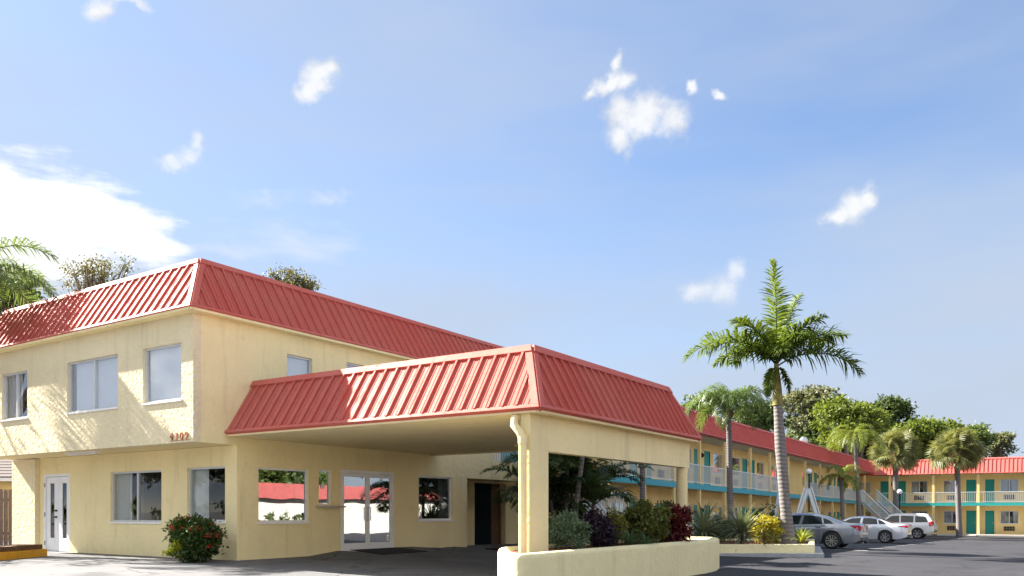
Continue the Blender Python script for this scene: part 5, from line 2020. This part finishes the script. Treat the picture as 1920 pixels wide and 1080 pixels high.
def car(label, spec, paint, loc, rotz):
    """local X runs from the tail (0) to the nose, Y across, Z up from the road"""
    t = thing('parked_car', label, 'car', loc, rotz, 'cars parked by the guest wing')
    Ln, Wd = spec['L'], spec['W'] / 2
    axles, RW = spec['axles'], spec['rw']
    Ra = RW + 0.055
    shoulder, topz, plan, belt, roofp = spec['shoulder'], spec['top'], spec['plan'], spec['belt'], spec['roof']
    lowz = spec['low']
    st = set(np.linspace(0, Ln, 44))
    for ax in axles:
        st |= set(ax + np.linspace(-Ra, Ra, 17))
    st = sorted(x for x in st if 0 <= x <= Ln)

    def half(x):
        w = Wd * interp(x, plan)
        zb = interp(x, lowz)
        arch = 0
        for ax in axles:
            dx = abs(x - ax)
            if dx < Ra:
                arch = max(arch, RW + math.sqrt(max(0, Ra * Ra - dx * dx)))
        zs, zt = interp(x, shoulder), interp(x, topz)
        z1 = max(zb, arch)
        zmid = max(z1 + 0.03, min(0.56, zs - 0.2))
        zup = max(zmid + 0.04, zs - 0.13)
        crease = 0.012 if zup - zmid > 0.1 else 0
        return [(0, zb), (w * 0.90, zb), (w * 0.90, z1), (w * 0.975, z1 + 0.002), (w, max(z1 + 0.015, zmid)), (w * 0.992, zup - 0.03), (w * 0.998 - crease, zup), (w * 0.965, zs - 0.03), (w * 0.93, zs), (w * 0.60, zt - 0.006), (0, zt)]
    m = MB()
    rings = []
    for x in st:
        h = half(x)
        rings.append([(x, -y, z) for y, z in h] + [(x, y, z) for y, z in reversed(h[1:-1])])
    n = len(rings[0])
    m.v = [v for r_ in rings for v in r_]
    for i in range(len(rings) - 1):
        for j in range(n):
            m.f.append((i * n + j, i * n + (j + 1) % n, (i + 1) * n + (j + 1) % n, (i + 1) * n + j))
            m.m.append(1 if j in (0, 1, n - 1, n - 2) else 0)
    m.f += [tuple(range(n - 1, -1, -1)), tuple((len(rings) - 1) * n + j for j in range(n))]
    m.m += [0, 0]
    body = m.build('body', [paint, M['plastic']], t, smooth=38)
    # cabin
    kb, zb0 = spec['tumble'], spec['zbelt']

    def yside(x, z):
        return Wd * interp(x, plan) * 0.925 - (z - zb0) * kb
    m = MB()
    xs_ = np.linspace(roofp[0][0], roofp[-1][0], 40)
    rings = []
    for x in xs_:
        zr = interp(x, roofp)
        zb = min(interp(x, belt), zr) - 0.04
        ze = max(zb + 0.01, zr - 0.05)
        r_ = [(-yside(x, zb), zb), (-yside(x, ze), ze), (-(yside(x, zr) - 0.07), zr), (-(yside(x, zr) * 0.5), zr + 0.022), (0, zr + 0.03)]
        rings.append([(x, y, z) for y, z in r_] + [(x, -y, z) for y, z in reversed(r_[:-1])])
    n = len(rings[0])
    m.v = [v for r_ in rings for v in r_]
    m.f = [(i * n + j, i * n + j + 1, (i + 1) * n + j + 1, (i + 1) * n + j) for i in range(len(rings) - 1) for j in range(n - 1)]
    m.f += [tuple(range(n)), tuple((len(rings) - 1) * n + j for j in range(n - 1, -1, -1))]
    m.m = [0] * len(m.f)
    m.build('roof', paint, t, smooth=35)
    # side glass: outlines in (x, z), laid on the cabin sides
    for sg in (-1, 1):
        for nm, poly in spec['side_glass']:
            m = MB()
            out = [(x, sg * (yside(x, z) + 0.006), z) for x, z in poly]
            inn = [(x, sg * (yside(x, z) - 0.006), z) for x, z in poly]
            k = len(poly)
            m.add(out + inn, [tuple(range(k)), tuple(range(2 * k - 1, k - 1, -1))] + [(i, (i + 1) % k, k + (i + 1) % k, k + i) for i in range(k)])
            m.build(nm, M['car_glass'], t)
        # brushed trim under the glass
        m = MB()
        x0_, x1_ = spec['trim']
        pts = [(x, sg * (yside(x, interp(x, belt)) + 0.008), interp(x, belt) - 0.012) for x in np.linspace(x0_, x1_, 8)]
        m.tube(pts, 0.008, 5)
        m.build('window_trim', M['chrome'], t)
        for hx in spec['handles']:
            z = interp(hx, shoulder) - 0.085
            m = MB()
            y = Wd * interp(hx, plan) * 0.985
            m.box(hx - 0.1, hx + 0.1, min(sg * y, sg * (y + 0.03)), max(sg * y, sg * (y + 0.03)), z - 0.014, z + 0.014)
            m.build('door_handle', spec.get('handle_mat', paint), t)
        for dx, tilt in spec['seams']:                     # shut lines of the doors
            m = MB()
            zz_ = np.linspace(0.34, interp(dx, shoulder) - 0.02, 8)
            pts = [(dx + tilt * (z - 0.6), sg * (Wd * interp(dx, plan) * (0.999 if z < 0.75 else 0.99 - 0.12 * (z - 0.75))), z) for z in zz_]
            m.tube(pts, 0.006, 4)
            m.build('door_seam', M['plastic'], t)
        m = MB()
        mx = spec['mirror']
        zc = interp(mx, belt) + 0.06
        y = sg * (yside(mx, zc) + 0.11)
        m.hexa([(mx - 0.06, y - 0.09, zc - 0.06), (mx + 0.08, y - 0.07, zc - 0.05), (mx + 0.08, y + 0.07, zc - 0.05), (mx - 0.06, y + 0.09, zc - 0.06),
                (mx - 0.06, y - 0.09, zc + 0.07), (mx + 0.06, y - 0.06, zc + 0.05), (mx + 0.06, y + 0.06, zc + 0.05), (mx - 0.06, y + 0.09, zc + 0.07)])
        m.build('wing_mirror', paint, t)
        m = MB()
        for poly in spec['tail']:
            out = [(x - 0.02, sg * (y + (0.028 if poly[2][0] > 0.1 or poly[-1][0] > 0.05 else 0.0)), z) for x, y, z in poly]
            inn = [(x + 0.10, sg * (y - 0.05), z) for x, y, z in poly]
            k = len(poly)
            m.add(out + inn, [tuple(range(k)), tuple(range(2 * k - 1, k - 1, -1))] + [(i, (i + 1) % k, k + (i + 1) % k, k + i) for i in range(k)])
        m.build('tail_light', M['tail'], t)
    # rear glass
    x0_, x1_ = spec['rear_glass']
    m = MB()
    nx_, ny_ = 8, 8
    for i in range(nx_ + 1):
        x = x0_ + (x1_ - x0_) * i / nx_
        zr = interp(x, roofp)
        yw = (yside(x, zr) - 0.11)
        for j in range(ny_ + 1):
            s_ = -1 + 2 * j / ny_
            y = yw * s_
            m.v.append((x - 0.004, y, zr + 0.034 - 0.03 * abs(s_) ** 1.6))
    m.f = [(i * (ny_ + 1) + j, i * (ny_ + 1) + j + 1, (i + 1) * (ny_ + 1) + j + 1, (i + 1) * (ny_ + 1) + j) for i in range(nx_) for j in range(ny_)]
    m.m = [0] * len(m.f)
    m.build('rear_window', M['car_glass'], t, smooth=180)
    # bumper valance, plate, exhaust
    wr = Wd * interp(0.02, plan)
    m = MB()
    m.box(-0.03, 0.25, -wr * 0.9, wr * 0.9, spec['low'][0][1] - 0.03, spec['low'][0][1] + 0.11)
    m.build('rear_valance', M['plastic'], t)
    m = MB()
    m.box(-0.022, 0.02, -0.16, 0.16, spec['plate'] - 0.08, spec['plate'] + 0.08)
    m.build('licence_plate', M['plate'], t)
    m = MB()
    m.box(-0.028, 0.05, -wr * 0.55, wr * 0.55, spec['plate'] + 0.10, spec['plate'] + 0.13)
    m.build('boot_trim', M['chrome'], t)
    for sg in (-1, 1) if spec.get('twin') else (-1,):
        m = MB()
        m.tube([(-0.05, sg * wr * 0.62, 0.26), (0.3, sg * wr * 0.62, 0.27)], 0.04, 10)
        m.build('exhaust', M['chrome'], t)
    # wheels
    for ax in axles:
        for sg in (-1, 1):
            m = MB()
            w2 = 0.11
            m.lathe([(RW * 0.68, -w2), (RW * 0.92, -w2 * 0.98), (RW * 0.985, -w2 * 0.75), (RW, 0), (RW * 0.985, w2 * 0.75), (RW * 0.92, w2 * 0.98), (RW * 0.68, w2), (RW * 0.64, 0), (RW * 0.68, -w2)], 32, axis='Y')
            wheel = m.build('wheel', M['rubber'], t, (ax, sg * (Wd - 0.115), RW), smooth=60)
            m = MB()
            f = sg * w2
            m.lathe([(RW * 0.69, f * 0.75), (RW * 0.69, f * 0.98), (RW * 0.62, f * 0.96), (RW * 0.60, f * 0.5)], 28, axis='Y')
            m.lathe([(0.001, f * 0.93), (RW * 0.13, f * 0.92), (RW * 0.15, f * 0.6)], 14, axis='Y')
            ns = spec['spokes']
            for i in range(ns):
                a = 2 * math.pi * i / ns
                ca, sa = math.cos(a), math.sin(a)
                def q(r_, s_, y):
                    return (ca * r_ - sa * s_, y, sa * r_ + ca * s_)
                sw0, sw1 = spec['spoke_w']
                m.hexa([q(RW * 0.10, -sw0, f * 0.45), q(RW * 0.10, sw0, f * 0.45), q(RW * 0.64, sw1, f * 0.5), q(RW * 0.64, -sw1, f * 0.5),
                        q(RW * 0.10, -sw0 * 0.7, f * 0.90), q(RW * 0.10, sw0 * 0.7, f * 0.90), q(RW * 0.64, sw1 * 0.8, f * 0.94), q(RW * 0.64, -sw1 * 0.8, f * 0.94)])
            m.build('rim', M['chrome'], wheel, smooth=30)
            m = MB()
            m.lathe([(0.001, f * 0.3), (RW * 0.6, f * 0.3)], 20, axis='Y')
            m.build('brake_disc', M['plastic'], wheel)
    return t


m_, t_, b_ = new_mat('car_window')
b_.inputs['Base Color'].default_value = (0.012, 0.016, 0.022, 1)
b_.inputs['Roughness'].default_value = 0.03
b_.inputs['Specular IOR Level'].default_value = 0.45
M['car_glass'] = m_
PA = car_paint('grey_metallic_paint', (0.20, 0.225, 0.27), 0.7)
PB = car_paint('silver_paint', (0.62, 0.65, 0.70), 0.45)
PC = car_paint('white_car_paint', (0.80, 0.80, 0.79), 0.0)

sedan = dict(L=4.88, W=1.86, axles=(1.08, 4.04), rw=0.345, tumble=0.46, zbelt=0.93,
             plan=[(0, 0.78), (0.06, 0.86), (0.25, 0.93), (0.7, 0.98), (1.3, 1.0), (3.9, 1.0), (4.4, 0.95), (4.75, 0.82), (4.88, 0.66)],
             low=[(0, 0.36), (0.25, 0.27), (0.6, 0.22), (4.3, 0.21), (4.88, 0.30)],
             shoulder=[(0, 0.88), (0.05, 0.98), (0.18, 1.02), (1.0, 1.0), (2.2, 0.96), (3.6, 0.92), (4.3, 0.82), (4.7, 0.70), (4.88, 0.56)],
             top=[(0, 0.90), (0.05, 1.02), (0.16, 1.06), (0.8, 1.07), (3.5, 1.0), (4.2, 0.90), (4.65, 0.78), (4.88, 0.60)],
             belt=[(0.5, 1.03), (1.0, 1.01), (3.7, 0.95)],
             roof=[(0.66, 1.03), (1.0, 1.17), (1.4, 1.325), (1.8, 1.41), (2.2, 1.445), (2.6, 1.445), (2.95, 1.40), (3.3, 1.25), (3.65, 1.08), (3.85, 0.98)],
             side_glass=[('quarter_window', [(1.02, 1.045), (1.40, 1.035), (1.46, 1.27), (1.36, 1.25), (1.18, 1.165)]),
                         ('rear_door_window', [(1.47, 1.03), (2.28, 1.01), (2.22, 1.375), (1.90, 1.365), (1.62, 1.325), (1.53, 1.295)]),
                         ('front_door_window', [(2.40, 1.005), (3.42, 0.985), (3.30, 1.10), (3.02, 1.275), (2.80, 1.355), (2.34, 1.378)])],
             trim=(1.0, 3.45), handles=(1.62, 2.62), seams=((2.34, -0.12), (1.36, 0.35), (3.46, 0.0)), mirror=3.22,
             tail=[[(0.01, 0.66, 0.76), (0.01, 0.40, 0.80), (0.01, 0.40, 0.93), (0.02, 0.70, 0.955)], [(0.015, 0.70, 0.76), (0.02, 0.72, 0.955), (0.34, 0.885, 0.975), (0.10, 0.81, 0.80)]],
             rear_glass=(0.78, 1.62), plate=0.80, spokes=10, spoke_w=(0.022, 0.026), twin=True)


def place_car(label, spec, paint, px, Y, ax_i=0, zb=None):
    """px, Y: where the near rear wheel touches the road; nose towards the wing (site -p)"""
    w = Vector((at(px, Y), Y, 0))
    q = w + Vector((n1[0], n1[1], 0)) * spec['axles'][0] + Vector((u1[0], u1[1], 0)) * (spec['W'] / 2 - 0.1)
    z = ground_z(w.x, w.y) + 0.005
    return car(label, spec, paint, (q.x, q.y, z), TH + math.pi)


place_car('metallic grey four door saloon with ten spoke wheels, nearest of the parked cars', sedan, PA, 1560, 34.0)
sedan2 = dict(sedan, L=4.88, rw=0.335, spokes=7, spoke_w=(0.035, 0.05), twin=False,
              tail=[[(0.01, 0.66, 0.84), (0.01, 0.44, 0.86), (0.01, 0.44, 0.93), (0.02, 0.70, 0.965)], [(0.015, 0.70, 0.84), (0.02, 0.72, 0.965), (0.42, 0.895, 0.955), (0.10, 0.81, 0.87)]])
place_car('silver white four door saloon with plain wheel covers, middle of the parked cars', sedan2, PB, 1659.8, 45.2)
suv = dict(L=4.90, W=1.90, axles=(1.06, 3.93), rw=0.375, tumble=0.24, zbelt=1.08,
           plan=[(0, 0.90), (0.08, 0.95), (0.4, 0.99), (1.0, 1.0), (3.9, 1.0), (4.5, 0.95), (4.8, 0.85), (4.9, 0.75)],
           low=[(0, 0.50), (0.3, 0.42), (0.6, 0.36), (4.4, 0.34), (4.9, 0.42)],
           shoulder=[(0, 1.0), (0.05, 1.10), (3.6, 1.08), (4.4, 1.0), (4.8, 0.9), (4.9, 0.75)],
           top=[(0, 1.02), (0.05, 1.12), (3.5, 1.14), (4.3, 1.06), (4.75, 0.95), (4.9, 0.78)],
           belt=[(0.05, 1.10), (3.7, 1.10)],
           roof=[(0.03, 1.12), (0.12, 1.30), (0.30, 1.60), (0.42, 1.74), (0.7, 1.79), (2.0, 1.81), (2.6, 1.79), (2.95, 1.70), (3.5, 1.28), (3.75, 1.12)],
           side_glass=[('quarter_window', [(0.36, 1.20), (1.22, 1.18), (1.22, 1.63), (0.66, 1.62), (0.52, 1.56)]),
                       ('rear_door_window', [(1.32, 1.18), (2.16, 1.17), (2.16, 1.66), (1.32, 1.64)]),
                       ('front_door_window', [(2.26, 1.17), (3.36, 1.15), (3.10, 1.40), (2.86, 1.59), (2.70, 1.65), (2.26, 1.66)])],
           trim=(0.4, 3.3), handles=(1.52, 2.5), seams=((2.21, 0.0), (1.27, 0.1), (3.3, 0.0)), mirror=3.1,
           tail=[[(0.03, 0.86, 0.92), (0.03, 0.66, 0.92), (0.03, 0.66, 1.26), (0.05, 0.84, 1.28)], [(0.035, 0.86, 0.92), (0.05, 0.85, 1.28), (0.24, 0.925, 1.22), (0.22, 0.955, 0.92)]],
           rear_glass=(0.10, 0.40), plate=0.80, spokes=6, spoke_w=(0.03, 0.045), handle_mat=M['plastic'])
place_car('white estate off-roader with dark windows, farthest of the parked cars', suv, PC, 1720.2, 59.6)
